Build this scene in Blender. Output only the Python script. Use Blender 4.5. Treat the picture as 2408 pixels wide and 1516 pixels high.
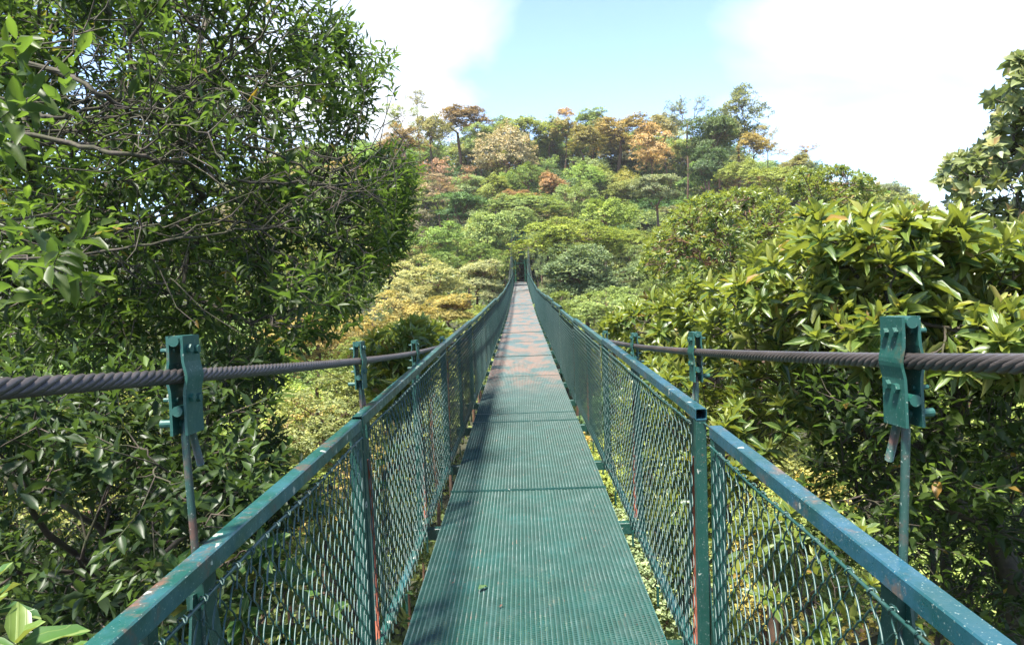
import bpy, math, random
import numpy as np
from mathutils import Vector, Matrix, Euler

random.seed(7)
RNG = np.random.default_rng(11)
for o in list(bpy.data.objects):
    bpy.data.objects.remove(o)
SC = bpy.context.scene
COL = SC.collection
PI = math.pi

# ------------------------------------------------------------------ camera
CAM_Z = 1.66
cam_d = bpy.data.cameras.new("camera")
cam_d.sensor_width = 36.0
cam_d.lens = 24.0
cam_d.clip_start = 0.05
cam_d.clip_end = 3000
cam = bpy.data.objects.new("camera", cam_d)
COL.objects.link(cam)
cam.location = (0, 0, CAM_Z)
CAM_R = (Matrix.Rotation(math.radians(0.85), 4, 'Z')
         @ Matrix.Rotation(math.radians(90 - 3.76), 4, 'X')
         @ Matrix.Rotation(math.radians(-2.1), 4, 'Z'))
cam.rotation_euler = CAM_R.to_euler()
SC.camera = cam

# ------------------------------------------------------------------ light
SUN_EL, SUN_AZ = 66.0, 216.0          # azimuth measured clockwise from +Y: behind the camera, to its left
_a, _e = math.radians(SUN_AZ), math.radians(SUN_EL)
SUN_DIR = Vector((math.sin(_a) * math.cos(_e), math.cos(_a) * math.cos(_e), math.sin(_e)))
sd = bpy.data.lights.new("sun", 'SUN')
sd.energy = 3.3
sd.angle = math.radians(7.0)
sd.color = (1.0, 0.955, 0.87)
sun = bpy.data.objects.new("sun", sd)
COL.objects.link(sun)
sun.rotation_euler = SUN_DIR.to_track_quat('Z', 'Y').to_euler()
sun.location = SUN_DIR * 60

SC.view_settings.view_transform = 'Standard'
SC.view_settings.look = 'None'
SC.view_settings.gamma = 1.0
SC.view_settings.use_curve_mapping = False
SC.view_settings.exposure = 2.45

SC.cycles.use_denoising = True
SC.cycles.max_bounces = 8
SC.cycles.transmission_bounces = 6
SC.cycles.diffuse_bounces = 4
SC.cycles.glossy_bounces = 3
SC.cycles.sample_clamp_indirect = 6.0

# pixel helpers: px, py in the 2408 x 1516 view of the photograph
FPX = 1605.0
_R3 = np.array(CAM_R.to_3x3())


def ray(px, py):
    v = np.array([px - 1204.0, -(py - 758.0), -FPX])
    return _R3 @ v


def at(px, py, Y):
    d = ray(px, py)
    return np.array([d[0] * Y / d[1], Y, CAM_Z + d[2] * Y / d[1]])


def proj(P):
    P = np.atleast_2d(P).astype(float)
    q = (P - np.array([0, 0, CAM_Z])) @ _R3
    z = -q[:, 2]
    z = np.where(z < 1e-3, 1e-3, z)
    return 1204.0 + q[:, 0] / z * FPX, 758.0 - q[:, 1] / z * FPX


def mpp(Y):
    return Y / FPX


# ------------------------------------------------------------------ world
world = bpy.data.worlds.new("World")
SC.world = world
world.use_nodes = True
nt = world.node_tree
nt.nodes.clear()


def N(tree, typ, **kw):
    n = tree.nodes.new(typ)
    for k, v in kw.items():
        setattr(n, k, v)
    return n


out = N(nt, 'ShaderNodeOutputWorld')
bg = N(nt, 'ShaderNodeBackground')
bg.inputs['Strength'].default_value = 0.088
sky = N(nt, 'ShaderNodeTexSky', sky_type='NISHITA')
sky.sun_disc = False
sky.sun_elevation = math.radians(SUN_EL)
sky.sun_rotation = math.radians(SUN_AZ)
sky.altitude = 1400
sky.air_density = 0.80
sky.dust_density = 0.15
sky.ozone_density = 1.2
tc = N(nt, 'ShaderNodeTexCoord')
mp = N(nt, 'ShaderNodeMapping')
mp.inputs['Scale'].default_value = (1.0, 1.0, 2.4)
mp.inputs['Location'].default_value = (0.35, 0.1, 0.2)
nz = N(nt, 'ShaderNodeTexNoise')
nz.inputs['Scale'].default_value = 2.3
nz.inputs['Detail'].default_value = 7
nz.inputs['Roughness'].default_value = 0.52
nz.inputs['Distortion'].default_value = 0.5
L = nt.links.new
L(tc.outputs['Generated'], mp.inputs['Vector'])
L(mp.outputs['Vector'], nz.inputs['Vector'])
prev = nz.outputs['Fac']
# the banks of cloud stand in fixed directions of the sky
for (px, py, c0, c1, amp) in ((2160, 120, 0.93, 1.0, 0.36), (860, 60, 0.95, 1.0, 0.24), (1420, 130, 0.965, 1.0, -0.22),
                              (2060, 500, 0.96, 1.0, -0.36)):
    d = Vector(ray(px, py)).normalized()
    dp = N(nt, 'ShaderNodeVectorMath', operation='DOT_PRODUCT')
    dp.inputs[1].default_value = d
    L(tc.outputs['Generated'], dp.inputs[0])
    mr = N(nt, 'ShaderNodeMapRange', interpolation_type='SMOOTHSTEP')
    mr.inputs['From Min'].default_value = c0
    mr.inputs['From Max'].default_value = c1
    mr.inputs['To Min'].default_value = 0
    mr.inputs['To Max'].default_value = amp
    L(dp.outputs['Value'], mr.inputs['Value'])
    ad = N(nt, 'ShaderNodeMath', operation='ADD')
    L(prev, ad.inputs[0])
    L(mr.outputs['Result'], ad.inputs[1])
    prev = ad.outputs[0]
cr = N(nt, 'ShaderNodeValToRGB')
cr.color_ramp.interpolation = 'LINEAR'
cr.color_ramp.elements[0].position = 0.52
cr.color_ramp.elements[0].color = (0.02, 0.02, 0.02, 1)
cr.color_ramp.elements[1].position = 0.88
cr.color_ramp.elements[1].color = (1, 1, 1, 1)
L(prev, cr.inputs['Fac'])
mx = N(nt, 'ShaderNodeMixRGB')
mx.inputs['Color2'].default_value = (3.3, 3.45, 3.55, 1)
L(cr.outputs['Color'], mx.inputs['Fac'])
L(sky.outputs['Color'], mx.inputs['Color1'])
L(mx.outputs['Color'], bg.inputs['Color'])
L(bg.outputs['Background'], out.inputs['Surface'])


# ------------------------------------------------------------------ materials
def newmat(name):
    m = bpy.data.materials.new(name)
    m.use_nodes = True
    t = m.node_tree
    for n in list(t.nodes):
        t.nodes.remove(n)
    o = N(t, 'ShaderNodeOutputMaterial')
    return m, t, o


def ramp(t, fac, stops, interp='LINEAR'):
    r = N(t, 'ShaderNodeValToRGB')
    r.color_ramp.interpolation = interp
    el = r.color_ramp.elements
    while len(el) < len(stops):
        el.new(0.5)
    for e, (p, c) in zip(el, stops):
        e.position = p
        e.color = tuple(c) + (1,) if len(c) == 3 else c
    t.links.new(fac, r.inputs['Fac'])
    return r.outputs['Color']


def noise(t, scale, detail=4, rough=0.55, coord='Object', vec=None, dist=0.0):
    n = N(t, 'ShaderNodeTexNoise')
    n.inputs['Scale'].default_value = scale
    n.inputs['Detail'].default_value = detail
    n.inputs['Roughness'].default_value = rough
    n.inputs['Distortion'].default_value = dist
    if vec is None:
        c = N(t, 'ShaderNodeTexCoord')
        vec = c.outputs[coord]
    t.links.new(vec, n.inputs['Vector'])
    return n.outputs['Fac']


def mixc(t, fac, a, b, blend='MIX'):
    m = N(t, 'ShaderNodeMixRGB', blend_type=blend)
    for i, v in ((0, fac), (1, a), (2, b)):
        if isinstance(v, (int, float)):
            m.inputs[i].default_value = v
        elif isinstance(v, tuple):
            m.inputs[i].default_value = v if len(v) == 4 else v + (1,)
        else:
            t.links.new(v, m.inputs[i])
    return m.outputs[0]


def leaf_mat(name, cols, back=None, rough=0.38, trans=0.35, objcol=False, vein=False, tcol=(1.25, 1.35, 0.5), spec=0.5,
             spots=None):
    """cols: colours over the per-leaf random number 'tint' (which leaf is young, old, yellowing)."""
    m, t, o = newmat(name)
    at_ = N(t, 'ShaderNodeAttribute')
    at_.attribute_name = 'tint'
    k = len(cols)
    c = ramp(t, at_.outputs['Fac'], [(p, col) for p, col in cols])
    if objcol:
        oi = N(t, 'ShaderNodeObjectInfo')
        c = mixc(t, 1.0, c, oi.outputs['Color'], 'MULTIPLY')
    uv = N(t, 'ShaderNodeUVMap')
    sep = N(t, 'ShaderNodeSeparateXYZ')
    t.links.new(uv.outputs['UV'], sep.inputs[0])
    bump_h = None
    if vein:
        ab = N(t, 'ShaderNodeMath', operation='SUBTRACT')
        t.links.new(sep.outputs['X'], ab.inputs[0])
        ab.inputs[1].default_value = 0.5
        ab2 = N(t, 'ShaderNodeMath', operation='ABSOLUTE')
        t.links.new(ab.outputs[0], ab2.inputs[0])
        rib = ramp(t, ab2.outputs[0], [(0.0, (1, 1, 1)), (0.035, (0.9, .9, .9)), (0.06, (0, 0, 0)), (0.26, (0, 0, 0)), (0.275, (.6, .6, .6)), (0.30, (0, 0, 0))])
        c = mixc(t, rib, c, mixc(t, 0.55, c, (0.30, 0.36, 0.12)))
        bump_h = rib
    if spots:
        sp = ramp(t, noise(t, spots[0], 3), [(spots[1], (0, 0, 0)), (spots[1] + 0.05, (1, 1, 1))])
        c = mixc(t, sp, c, tuple(spots[2]))
    if back is not None:
        ge = N(t, 'ShaderNodeNewGeometry')
        bc = mixc(t, 0.6, c, tuple(back))
        c = mixc(t, ge.outputs['Backfacing'], c, bc)
    bs = N(t, 'ShaderNodeBsdfPrincipled')
    bs.inputs['Roughness'].default_value = rough
    bs.inputs['Specular IOR Level'].default_value = spec
    t.links.new(c, bs.inputs['Base Color'])
    if bump_h is not None:
        bp = N(t, 'ShaderNodeBump')
        bp.inputs['Strength'].default_value = 0.35
        bp.inputs['Distance'].default_value = 0.004
        t.links.new(bump_h, bp.inputs['Height'])
        t.links.new(bp.outputs['Normal'], bs.inputs['Normal'])
    tr = N(t, 'ShaderNodeBsdfTranslucent')
    t.links.new(mixc(t, 1.0, c, tuple(tcol), 'MULTIPLY'), tr.inputs['Color'])
    ms = N(t, 'ShaderNodeMixShader')
    ms.inputs[0].default_value = trans
    t.links.new(bs.outputs[0], ms.inputs[1])
    t.links.new(tr.outputs[0], ms.inputs[2])
    t.links.new(ms.outputs[0], o.inputs['Surface'])
    return m


def bark_mat(name, c1, c2, moss=(0.05, 0.055, 0.015), mossamt=0.5, sc=9):
    m, t, o = newmat(name)
    f = noise(t, sc, 6, 0.65)
    c = ramp(t, f, [(0.35, c1), (0.65, c2)])
    g = ramp(t, noise(t, sc * 0.35, 5, 0.7), [(0.62 - 0.25 * mossamt, (0, 0, 0)), (0.72 - 0.2 * mossamt, (1, 1, 1))])
    c = mixc(t, g, c, moss)
    bs = N(t, 'ShaderNodeBsdfPrincipled')
    bs.inputs['Roughness'].default_value = 0.85
    t.links.new(c, bs.inputs['Base Color'])
    bp = N(t, 'ShaderNodeBump')
    bp.inputs['Strength'].default_value = 0.6
    bp.inputs['Distance'].default_value = 0.01
    t.links.new(f, bp.inputs['Height'])
    t.links.new(bp.outputs['Normal'], bs.inputs['Normal'])
    t.links.new(bs.outputs[0], o.inputs['Surface'])
    return m


def paint_mat(name, base, base2, rust=0.25, lichen=0.5, rough=0.32, wear=(0.32, 0.42, 0.44), wear_amt=0.0,
              rustcol=(0.16, 0.07, 0.04)):
    m, t, o = newmat(name)
    gp = N(t, 'ShaderNodeNewGeometry')
    P = gp.outputs['Position']
    n1 = noise(t, 3.1, 5, 0.6, vec=P)
    c = ramp(t, n1, [(0.3, base), (0.7, base2)])
    if wear_amt:
        w = ramp(t, noise(t, 5.3, 6, 0.7, vec=P), [(0.62 - 0.22 * wear_amt, (0, 0, 0)), (0.78 - 0.1 * wear_amt, (.8, .8, .8))])
        c = mixc(t, w, c, wear)
    rf = ramp(t, noise(t, 7.5, 7, 0.72, vec=P), [(0.70 - 0.22 * rust, (0, 0, 0)), (0.80 - 0.2 * rust, (1, 1, 1))])
    c = mixc(t, rf, c, mixc(t, noise(t, 60, 3, vec=P), rustcol, (rustcol[0] * 1.9, rustcol[1] * 1.8, rustcol[2] * 1.5)))
    lf = None
    if lichen:
        vo = N(t, 'ShaderNodeTexVoronoi')
        vo.inputs['Scale'].default_value = 24
        vo.inputs['Randomness'].default_value = 1.0
        add = N(t, 'ShaderNodeVectorMath', operation='ADD')
        t.links.new(P, add.inputs[0])
        nn = N(t, 'ShaderNodeTexNoise')
        nn.inputs['Scale'].default_value = 40
        t.links.new(P, nn.inputs['Vector'])
        sc_ = N(t, 'ShaderNodeVectorMath', operation='SCALE')
        sc_.inputs['Scale'].default_value = 0.045
        t.links.new(nn.outputs['Color'], sc_.inputs[0])
        t.links.new(sc_.outputs[0], add.inputs[1])
        t.links.new(add.outputs[0], vo.inputs['Vector'])
        hit = N(t, 'ShaderNodeSeparateColor')
        t.links.new(vo.outputs['Color'], hit.inputs[0])
        g1 = N(t, 'ShaderNodeMath', operation='LESS_THAN')
        g1.inputs[1].default_value = 0.19 * lichen
        t.links.new(hit.outputs[0], g1.inputs[0])
        sz = N(t, 'ShaderNodeMath', operation='MULTIPLY')
        t.links.new(hit.outputs[1], sz.inputs[0])
        sz.inputs[1].default_value = 0.36
        g2 = N(t, 'ShaderNodeMath', operation='LESS_THAN')
        t.links.new(vo.outputs['Distance'], g2.inputs[0])
        t.links.new(sz.outputs[0], g2.inputs[1])
        mu = N(t, 'ShaderNodeMath', operation='MULTIPLY')
        t.links.new(g1.outputs[0], mu.inputs[0])
        t.links.new(g2.outputs[0], mu.inputs[1])
        c = mixc(t, mu.outputs[0], c, mixc(t, noise(t, 90, 4, vec=P), (0.12, 0.14, 0.11), (0.42, 0.44, 0.38)))
        sp = ramp(t, noise(t, 190, 2, 0.5, vec=P), [(0.66, (0, 0, 0)), (0.72, (.6, .6, .6))])
        c = mixc(t, sp, c, (0.30, 0.34, 0.30))
    bs = N(t, 'ShaderNodeBsdfPrincipled')
    t.links.new(c, bs.inputs['Base Color'])
    rr = ramp(t, noise(t, 30, 4, vec=P), [(0.3, (rough - .08,) * 3), (0.7, (rough + .16,) * 3)])
    t.links.new(rr, bs.inputs['Roughness'])
    bs.inputs['Specular IOR Level'].default_value = 0.55
    bp = N(t, 'ShaderNodeBump')
    bp.inputs['Strength'].default_value = 0.25
    bp.inputs['Distance'].default_value = 0.002
    t.links.new(noise(t, 120, 4, vec=P), bp.inputs['Height'])
    t.links.new(bp.outputs['Normal'], bs.inputs['Normal'])
    t.links.new(bs.outputs[0], o.inputs['Surface'])
    return m


M = {}
M['rail'] = paint_mat('rail_paint', (0.006, 0.045, 0.034), (0.009, 0.064, 0.054), rust=0.66, lichen=1.8, rough=0.34, wear=(0.03, 0.10, 0.13), wear_amt=0.6, rustcol=(0.07, 0.04, 0.03))
M['rail_sky_tint'] = paint_mat('rail_paint_sky_tint', (0.006, 0.045, 0.042), (0.012, 0.060, 0.085), rust=0.66, lichen=1.6, rough=0.30, wear=(0.025, 0.085, 0.14), wear_amt=0.6, rustcol=(0.08, 0.055, 0.045))  # green rail paint with the blue sky reflection put into its colour
M['post'] = paint_mat('post_paint', (0.004, 0.036, 0.026), (0.006, 0.050, 0.038), rust=0.25, lichen=0.35, rough=0.40)
M['clamp'] = paint_mat('clamp_paint', (0.005, 0.045, 0.035), (0.008, 0.068, 0.052), rust=0.42, lichen=0.6, rough=0.48, wear=(0.03, 0.09, 0.08), wear_amt=0.4, rustcol=(0.05, 0.04, 0.02))
M['wire'] = paint_mat('wire_paint', (0.006, 0.036, 0.029), (0.012, 0.055, 0.046), rust=0.34, lichen=0, rough=0.40, wear=(0.06, 0.10, 0.092), wear_amt=0.7, rustcol=(0.06, 0.035, 0.025))
M['tower'] = paint_mat('tower_paint', (0.008, 0.075, 0.035), (0.012, 0.11, 0.05), rust=0.05, lichen=0.1, rough=0.45)
M['rod'] = paint_mat('rod_paint', (0.006, 0.045, 0.034), (0.02, 0.045, 0.038), rust=0.85, lichen=0.1, rough=0.5, rustcol=(0.055, 0.028, 0.022))
M['primer'] = paint_mat('orange_primer', (0.24, 0.055, 0.018), (0.15, 0.035, 0.016), rust=0.3, lichen=0, rough=0.6)


def grate_mat():
    """coated expanded steel: teal paint on the near sections, worn pale in places, blue-grey further out, with rusty patches
    where feet have taken the coat off on the middle sections"""
    m, t, o = newmat('grating_paint')
    gp = N(t, 'ShaderNodeNewGeometry')
    P = gp.outputs['Position']
    sp = N(t, 'ShaderNodeSeparateXYZ')
    t.links.new(P, sp.inputs[0])
    c = ramp(t, noise(t, 3.4, 9, 0.75, vec=P), [(0.32, (0.002, 0.027, 0.019)), (0.55, (0.0035, 0.048, 0.036)), (0.75, (0.010, 0.085, 0.08))])
    # wear: pale patches
    mpn = N(t, 'ShaderNodeMapping')
    mpn.inputs['Scale'].default_value = (1.0, 0.55, 1)
    t.links.new(P, mpn.inputs['Vector'])
    w = ramp(t, noise(t, 7.5, 9, 0.78, vec=mpn.outputs[0]), [(0.50, (0, 0, 0)), (0.72, (0.42, 0.42, 0.42))])
    c = mixc(t, w, c, (0.075, 0.12, 0.11))
    # bluer tone on the sections further out, more of it the further one goes
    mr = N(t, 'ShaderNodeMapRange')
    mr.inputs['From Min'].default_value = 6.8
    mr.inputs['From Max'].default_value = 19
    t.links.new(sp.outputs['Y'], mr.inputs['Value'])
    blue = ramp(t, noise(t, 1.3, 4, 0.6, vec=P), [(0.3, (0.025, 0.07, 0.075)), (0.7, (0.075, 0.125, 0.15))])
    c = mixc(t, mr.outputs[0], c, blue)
    # rust
    mpn2 = N(t, 'ShaderNodeMapping')
    mpn2.inputs['Scale'].default_value = (1.0, 0.42, 1)
    t.links.new(P, mpn2.inputs['Vector'])
    oi = N(t, 'ShaderNodeObjectInfo')
    ov = ramp(t, oi.outputs['Random'], [(0.0, (0.46, 0.56, 0.56)), (0.5, (0.70, 0.75, 0.75)), (1.0, (1.0, 0.95, 0.93))])
    c = mixc(t, 1.0, c, ov, 'MULTIPLY')
    r1 = ramp(t, noise(t, 2.4, 5, 0.6, vec=mpn2.outputs[0]), [(0.42, (0, 0, 0)), (0.56, (.9, .9, .9))])
    r2 = ramp(t, sp.outputs['Y'], [(0.0, (0, 0, 0)), (1.0, (1, 1, 1))])
    mr2 = N(t, 'ShaderNodeMapRange')
    mr2.inputs['From Min'].default_value = 9.5
    mr2.inputs['From Max'].default_value = 11.5
    t.links.new(sp.outputs['Y'], mr2.inputs['Value'])
    rm = mixc(t, 1.0, r1, mr2.outputs[0], 'MULTIPLY')
    c = mixc(t, rm, c, mixc(t, noise(t, 9, 4, vec=P), (0.15, 0.065, 0.04), (0.15, 0.095, 0.075)))
    dk = ramp(t, noise(t, 70, 2, vec=P), [(0.68, (0, 0, 0)), (0.74, (.8, .8, .8))])
    c = mixc(t, dk, c, (0.09, 0.04, 0.03))
    bs = N(t, 'ShaderNodeBsdfPrincipled')
    bs.inputs['Roughness'].default_value = 0.46
    bs.inputs['Specular IOR Level'].default_value = 0.4
    t.links.new(c, bs.inputs['Base Color'])
    t.links.new(bs.outputs[0], o.inputs['Surface'])
    return m


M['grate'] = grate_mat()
M['frame'] = paint_mat('frame_paint', (0.03, 0.10, 0.10), (0.06, 0.15, 0.16), rust=0.4, lichen=0, rough=0.4, wear=(0.16, 0.22, 0.22), wear_amt=0.6)


def cable_mat():
    m, t, o = newmat('cable_steel')
    gp = N(t, 'ShaderNodeNewGeometry')
    P = gp.outputs['Position']
    c = ramp(t, noise(t, 5, 6, 0.6, vec=P), [(0.3, (0.040, 0.034, 0.031)), (0.6, (0.072, 0.060, 0.056)), (0.8, (0.12, 0.05, 0.036))])
    bs = N(t, 'ShaderNodeBsdfPrincipled')
    bs.inputs['Roughness'].default_value = 0.42
    bs.inputs['Metallic'].default_value = 0.25
    t.links.new(c, bs.inputs['Base Color'])
    bp = N(t, 'ShaderNodeBump')
    bp.inputs['Strength'].default_value = 0.4
    bp.inputs['Distance'].default_value = 0.001
    mpn = N(t, 'ShaderNodeMapping')
    mpn.inputs['Rotation'].default_value = (0.5, 0, 0)
    mpn.inputs['Scale'].default_value = (60, 60, 420)
    t.links.new(P, mpn.inputs['Vector'])
    t.links.new(noise(t, 1, 2, vec=mpn.outputs[0]), bp.inputs['Height'])
    t.links.new(bp.outputs['Normal'], bs.inputs['Normal'])
    t.links.new(bs.outputs[0], o.inputs['Surface'])
    return m


M['cable'] = cable_mat()
M['bark'] = bark_mat('bark_brown', (0.022, 0.016, 0.011), (0.075, 0.056, 0.042), moss=(0.035, 0.034, 0.012), mossamt=0.8, sc=22)
M['knuckle'] = paint_mat('knuckle_worn', (0.005, 0.048, 0.038), (0.014, 0.072, 0.060), rust=0.5, lichen=0, rough=0.42, wear=(0.13, 0.18, 0.17), wear_amt=0.5, rustcol=(0.12, 0.07, 0.05))
M['bark_far'] = bark_mat('bark_red_brown', (0.06, 0.035, 0.022), (0.13, 0.08, 0.05), moss=(0.14, 0.06, 0.025), mossamt=0.5, sc=2)
M['bark_dark'] = bark_mat('bark_dark', (0.03, 0.022, 0.016), (0.075, 0.055, 0.04), moss=(0.035, 0.045, 0.012), mossamt=0.6, sc=12)
M['twig_pale'] = bark_mat('bark_pale', (0.20, 0.16, 0.13), (0.34, 0.29, 0.25), mossamt=0.1, sc=3)

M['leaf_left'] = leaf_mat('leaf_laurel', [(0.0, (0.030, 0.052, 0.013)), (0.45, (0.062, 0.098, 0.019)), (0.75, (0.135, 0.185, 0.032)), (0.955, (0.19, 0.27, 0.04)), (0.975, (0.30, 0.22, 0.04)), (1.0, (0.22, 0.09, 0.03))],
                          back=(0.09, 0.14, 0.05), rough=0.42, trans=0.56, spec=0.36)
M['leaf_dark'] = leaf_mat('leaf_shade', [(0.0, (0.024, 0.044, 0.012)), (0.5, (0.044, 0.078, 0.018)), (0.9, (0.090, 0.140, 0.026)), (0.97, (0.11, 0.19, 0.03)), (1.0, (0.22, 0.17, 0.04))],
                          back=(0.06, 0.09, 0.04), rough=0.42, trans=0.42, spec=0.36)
M['leaf_rosette'] = leaf_mat('leaf_rosette', [(0.0, (0.030, 0.070, 0.014)), (0.45, (0.110, 0.160, 0.026)), (0.8, (0.22, 0.25, 0.045)), (0.94, (0.27, 0.26, 0.06)), (0.985, (0.30, 0.20, 0.05)), (1.0, (0.22, 0.11, 0.04))],
                             back=(0.26, 0.26, 0.08), rough=0.36, trans=0.40, vein=True, spec=0.6)
M['leaf_round'] = leaf_mat('leaf_round', [(0.0, (0.09, 0.12, 0.05)), (0.5, (0.19, 0.21, 0.08)), (0.85, (0.34, 0.31, 0.11)), (1.0, (0.36, 0.22, 0.10))],
                           back=(0.12, 0.15, 0.12), rough=0.40, trans=0.32, vein=True)
M['leaf_big'] = leaf_mat('leaf_big', [(0.0, (0.030, 0.080, 0.018)), (0.6, (0.06, 0.135, 0.026)), (1.0, (0.14, 0.20, 0.04))],
                         back=(0.22, 0.2, 0.10), rough=0.4, trans=0.35, vein=True)
M['leaf_far'] = leaf_mat('leaf_canopy', [(0.0, (0.55, 0.60, 0.52)), (0.5, (1.05, 1.05, 1.0)), (0.85, (1.5, 1.42, 1.15)), (1.0, (1.9, 1.65, 1.4))],
                         rough=0.5, trans=0.34, objcol=True, tcol=(1.2, 1.2, 0.7), spec=0.35)


def soil_mat():
    m, t, o = newmat('forest_floor')
    c = ramp(t, noise(t, 0.35, 8, 0.7), [(0.3, (0.018, 0.024, 0.010)), (0.55, (0.03, 0.030, 0.015)), (0.75, (0.04, 0.055, 0.015))])
    bs = N(t, 'ShaderNodeBsdfPrincipled')
    bs.inputs['Roughness'].default_value = 0.95
    t.links.new(c, bs.inputs['Base Color'])
    t.links.new(bs.outputs[0], o.inputs['Surface'])
    return m


M['soil'] = soil_mat()


# ------------------------------------------------------------------ mesh helpers
def mesh_np(name, verts, faces, mat=None, smooth=True, tint=None, uv=None):
    """verts (n,3); faces: (m,3) or (m,4) array, or list of such arrays"""
    if isinstance(faces, np.ndarray):
        faces = [faces]
    faces = [f for f in faces if len(f)]
    me = bpy.data.meshes.new(name)
    verts = np.asarray(verts, dtype=np.float32)
    me.vertices.add(len(verts))
    me.vertices.foreach_set('co', verts.ravel())
    loops = np.concatenate([f.ravel() for f in faces]).astype(np.int32)
    sizes = np.concatenate([np.full(len(f), f.shape[1], dtype=np.int32) for f in faces])
    starts = np.concatenate([[0], np.cumsum(sizes)[:-1]]).astype(np.int32)
    me.loops.add(len(loops))
    me.loops.foreach_set('vertex_index', loops)
    me.polygons.add(len(sizes))
    me.polygons.foreach_set('loop_start', starts)
    me.polygons.foreach_set('loop_total', sizes)
    me.polygons.foreach_set('use_smooth', np.full(len(sizes), smooth, dtype=bool))
    if tint is not None:
        a = me.attributes.new('tint', 'FLOAT', 'POINT')
        a.data.foreach_set('value', np.asarray(tint, dtype=np.float32))
    if uv is not None:
        ul = me.uv_layers.new(name='UVMap')
        ul.data.foreach_set('uv', np.asarray(uv, dtype=np.float32)[loops].ravel())
    me.update(calc_edges=True)
    if mat:
        me.materials.append(mat)
    return me


def link(name, me, parent=None, loc=None, **props):
    o = bpy.data.objects.new(name, me)
    COL.objects.link(o)
    if parent is not None:
        o.parent = parent
    if loc is not None:
        o.location = loc
    for k, v in props.items():
        o[k] = v
    return o


class MB:
    def __init__(s):
        s.v, s.f3, s.f4, s.n = [], [], [], 0

    def add(s, v, f3=None, f4=None):
        v = np.asarray(v, float)
        s.v.append(v)
        if f3 is not None and len(f3):
            s.f3.append(np.asarray(f3, int) + s.n)
        if f4 is not None and len(f4):
            s.f4.append(np.asarray(f4, int) + s.n)
        s.n += len(v)

    def bar(s, p0, p1, w, h, up=(0, 0, 1), bevel=0.0, caps=True):
        """box of width w (sideways) and height h (along up) from p0 to p1"""
        p0, p1 = np.array(p0, float), np.array(p1, float)
        d = p1 - p0
        d /= np.linalg.norm(d)
        u = np.array(up, float)
        sd_ = np.cross(d, u)
        sd_ /= np.linalg.norm(sd_)
        u = np.cross(sd_, d)
        if bevel > 0:
            a, b, e = w / 2, h / 2, bevel
            pr = [(-a + e, -b), (a - e, -b), (a, -b + e), (a, b - e), (a - e, b), (-a + e, b), (-a, b - e), (-a, -b + e)]
        else:
            a, b = w / 2, h / 2
            pr = [(-a, -b), (a, -b), (a, b), (-a, b)]
        k = len(pr)
        v = [p + sd_ * x + u * y for p in (p0, p1) for x, y in pr]
        f4 = [(i, (i + 1) % k, k + (i + 1) % k, k + i) for i in range(k)]
        f3 = []
        if caps:
            for i in range(1, k - 1):
                f3.append((0, i + 1, i))
                f3.append((k, k + i, k + i + 1))
        s.add(v, f3, f4)

    def hollow(s, p0, p1, w, th=0.003):
        """square tube open at both ends"""
        p0, p1 = np.array(p0, float), np.array(p1, float)
        d = p1 - p0
        d /= np.linalg.norm(d)
        sd_ = np.cross(d, (0, 0, 1))
        sd_ /= np.linalg.norm(sd_)
        u = np.cross(sd_, d)
        a, e = w / 2, 0.0035
        pr = [(-a + e, -a), (a - e, -a), (a, -a + e), (a, a - e), (a - e, a), (-a + e, a), (-a, a - e), (-a, -a + e)]
        b = a - th
        q = [(-b + e, -b), (b - e, -b), (b, -b + e), (b, b - e), (b - e, b), (-b + e, b), (-b, b - e), (-b, -b + e)]
        v = [p + sd_ * x + u * y for p in (p0, p1) for pp in (pr, q) for x, y in pp]
        f = []
        for i in range(8):
            j = (i + 1) % 8
            f.append((i, j, 16 + j, 16 + i))
            f.append((8 + j, 8 + i, 24 + i, 24 + j))
            f.append((j, i, 8 + i, 8 + j))
            f.append((16 + i, 16 + j, 24 + j, 24 + i))
        s.add(v, None, f)

    def tube(s, pts, rad, k=6, caps=True):
        pts = np.asarray(pts, float)
        n = len(pts)
        rad = np.full(n, rad) if np.isscalar(rad) else np.asarray(rad, float)
        tg = np.gradient(pts, axis=0)
        tg /= np.linalg.norm(tg, axis=1)[:, None] + 1e-12
        ref = np.array([0, 0, 1.0]) if abs(tg[0][2]) < 0.9 else np.array([1.0, 0, 0])
        a = np.cross(tg, ref)
        bad = np.linalg.norm(a, axis=1) < 1e-3
        if bad.any():
            a[bad] = np.cross(tg[bad], np.array([0, 1.0, 0]))
        a /= np.linalg.norm(a, axis=1)[:, None]
        b = np.cross(a, tg)
        th = np.arange(k) * 2 * PI / k
        v = pts[:, None, :] + rad[:, None, None] * (np.cos(th)[None, :, None] * a[:, None, :] + np.sin(th)[None, :, None] * b[:, None, :])
        i = np.arange(n - 1)[:, None] * k
        j = np.arange(k)[None, :]
        jn = (j + 1) % k
        f = np.stack([i + j, i + jn, i + k + jn, i + k + j], -1).reshape(-1, 4)
        f3 = None
        if caps:
            f3 = [(0, q + 1, q) for q in range(1, k - 1)] + [((n - 1) * k, (n - 1) * k + q, (n - 1) * k + q + 1) for q in range(1, k - 1)]
        s.add(v.reshape(-1, 3), f3, f[:, ::-1])

    def mesh(s, name, mat, smooth=False):
        fs = []
        if s.f3:
            fs.append(np.concatenate(s.f3))
        if s.f4:
            fs.append(np.concatenate(s.f4))
        return mesh_np(name, np.concatenate(s.v), fs, mat, smooth)


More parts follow.
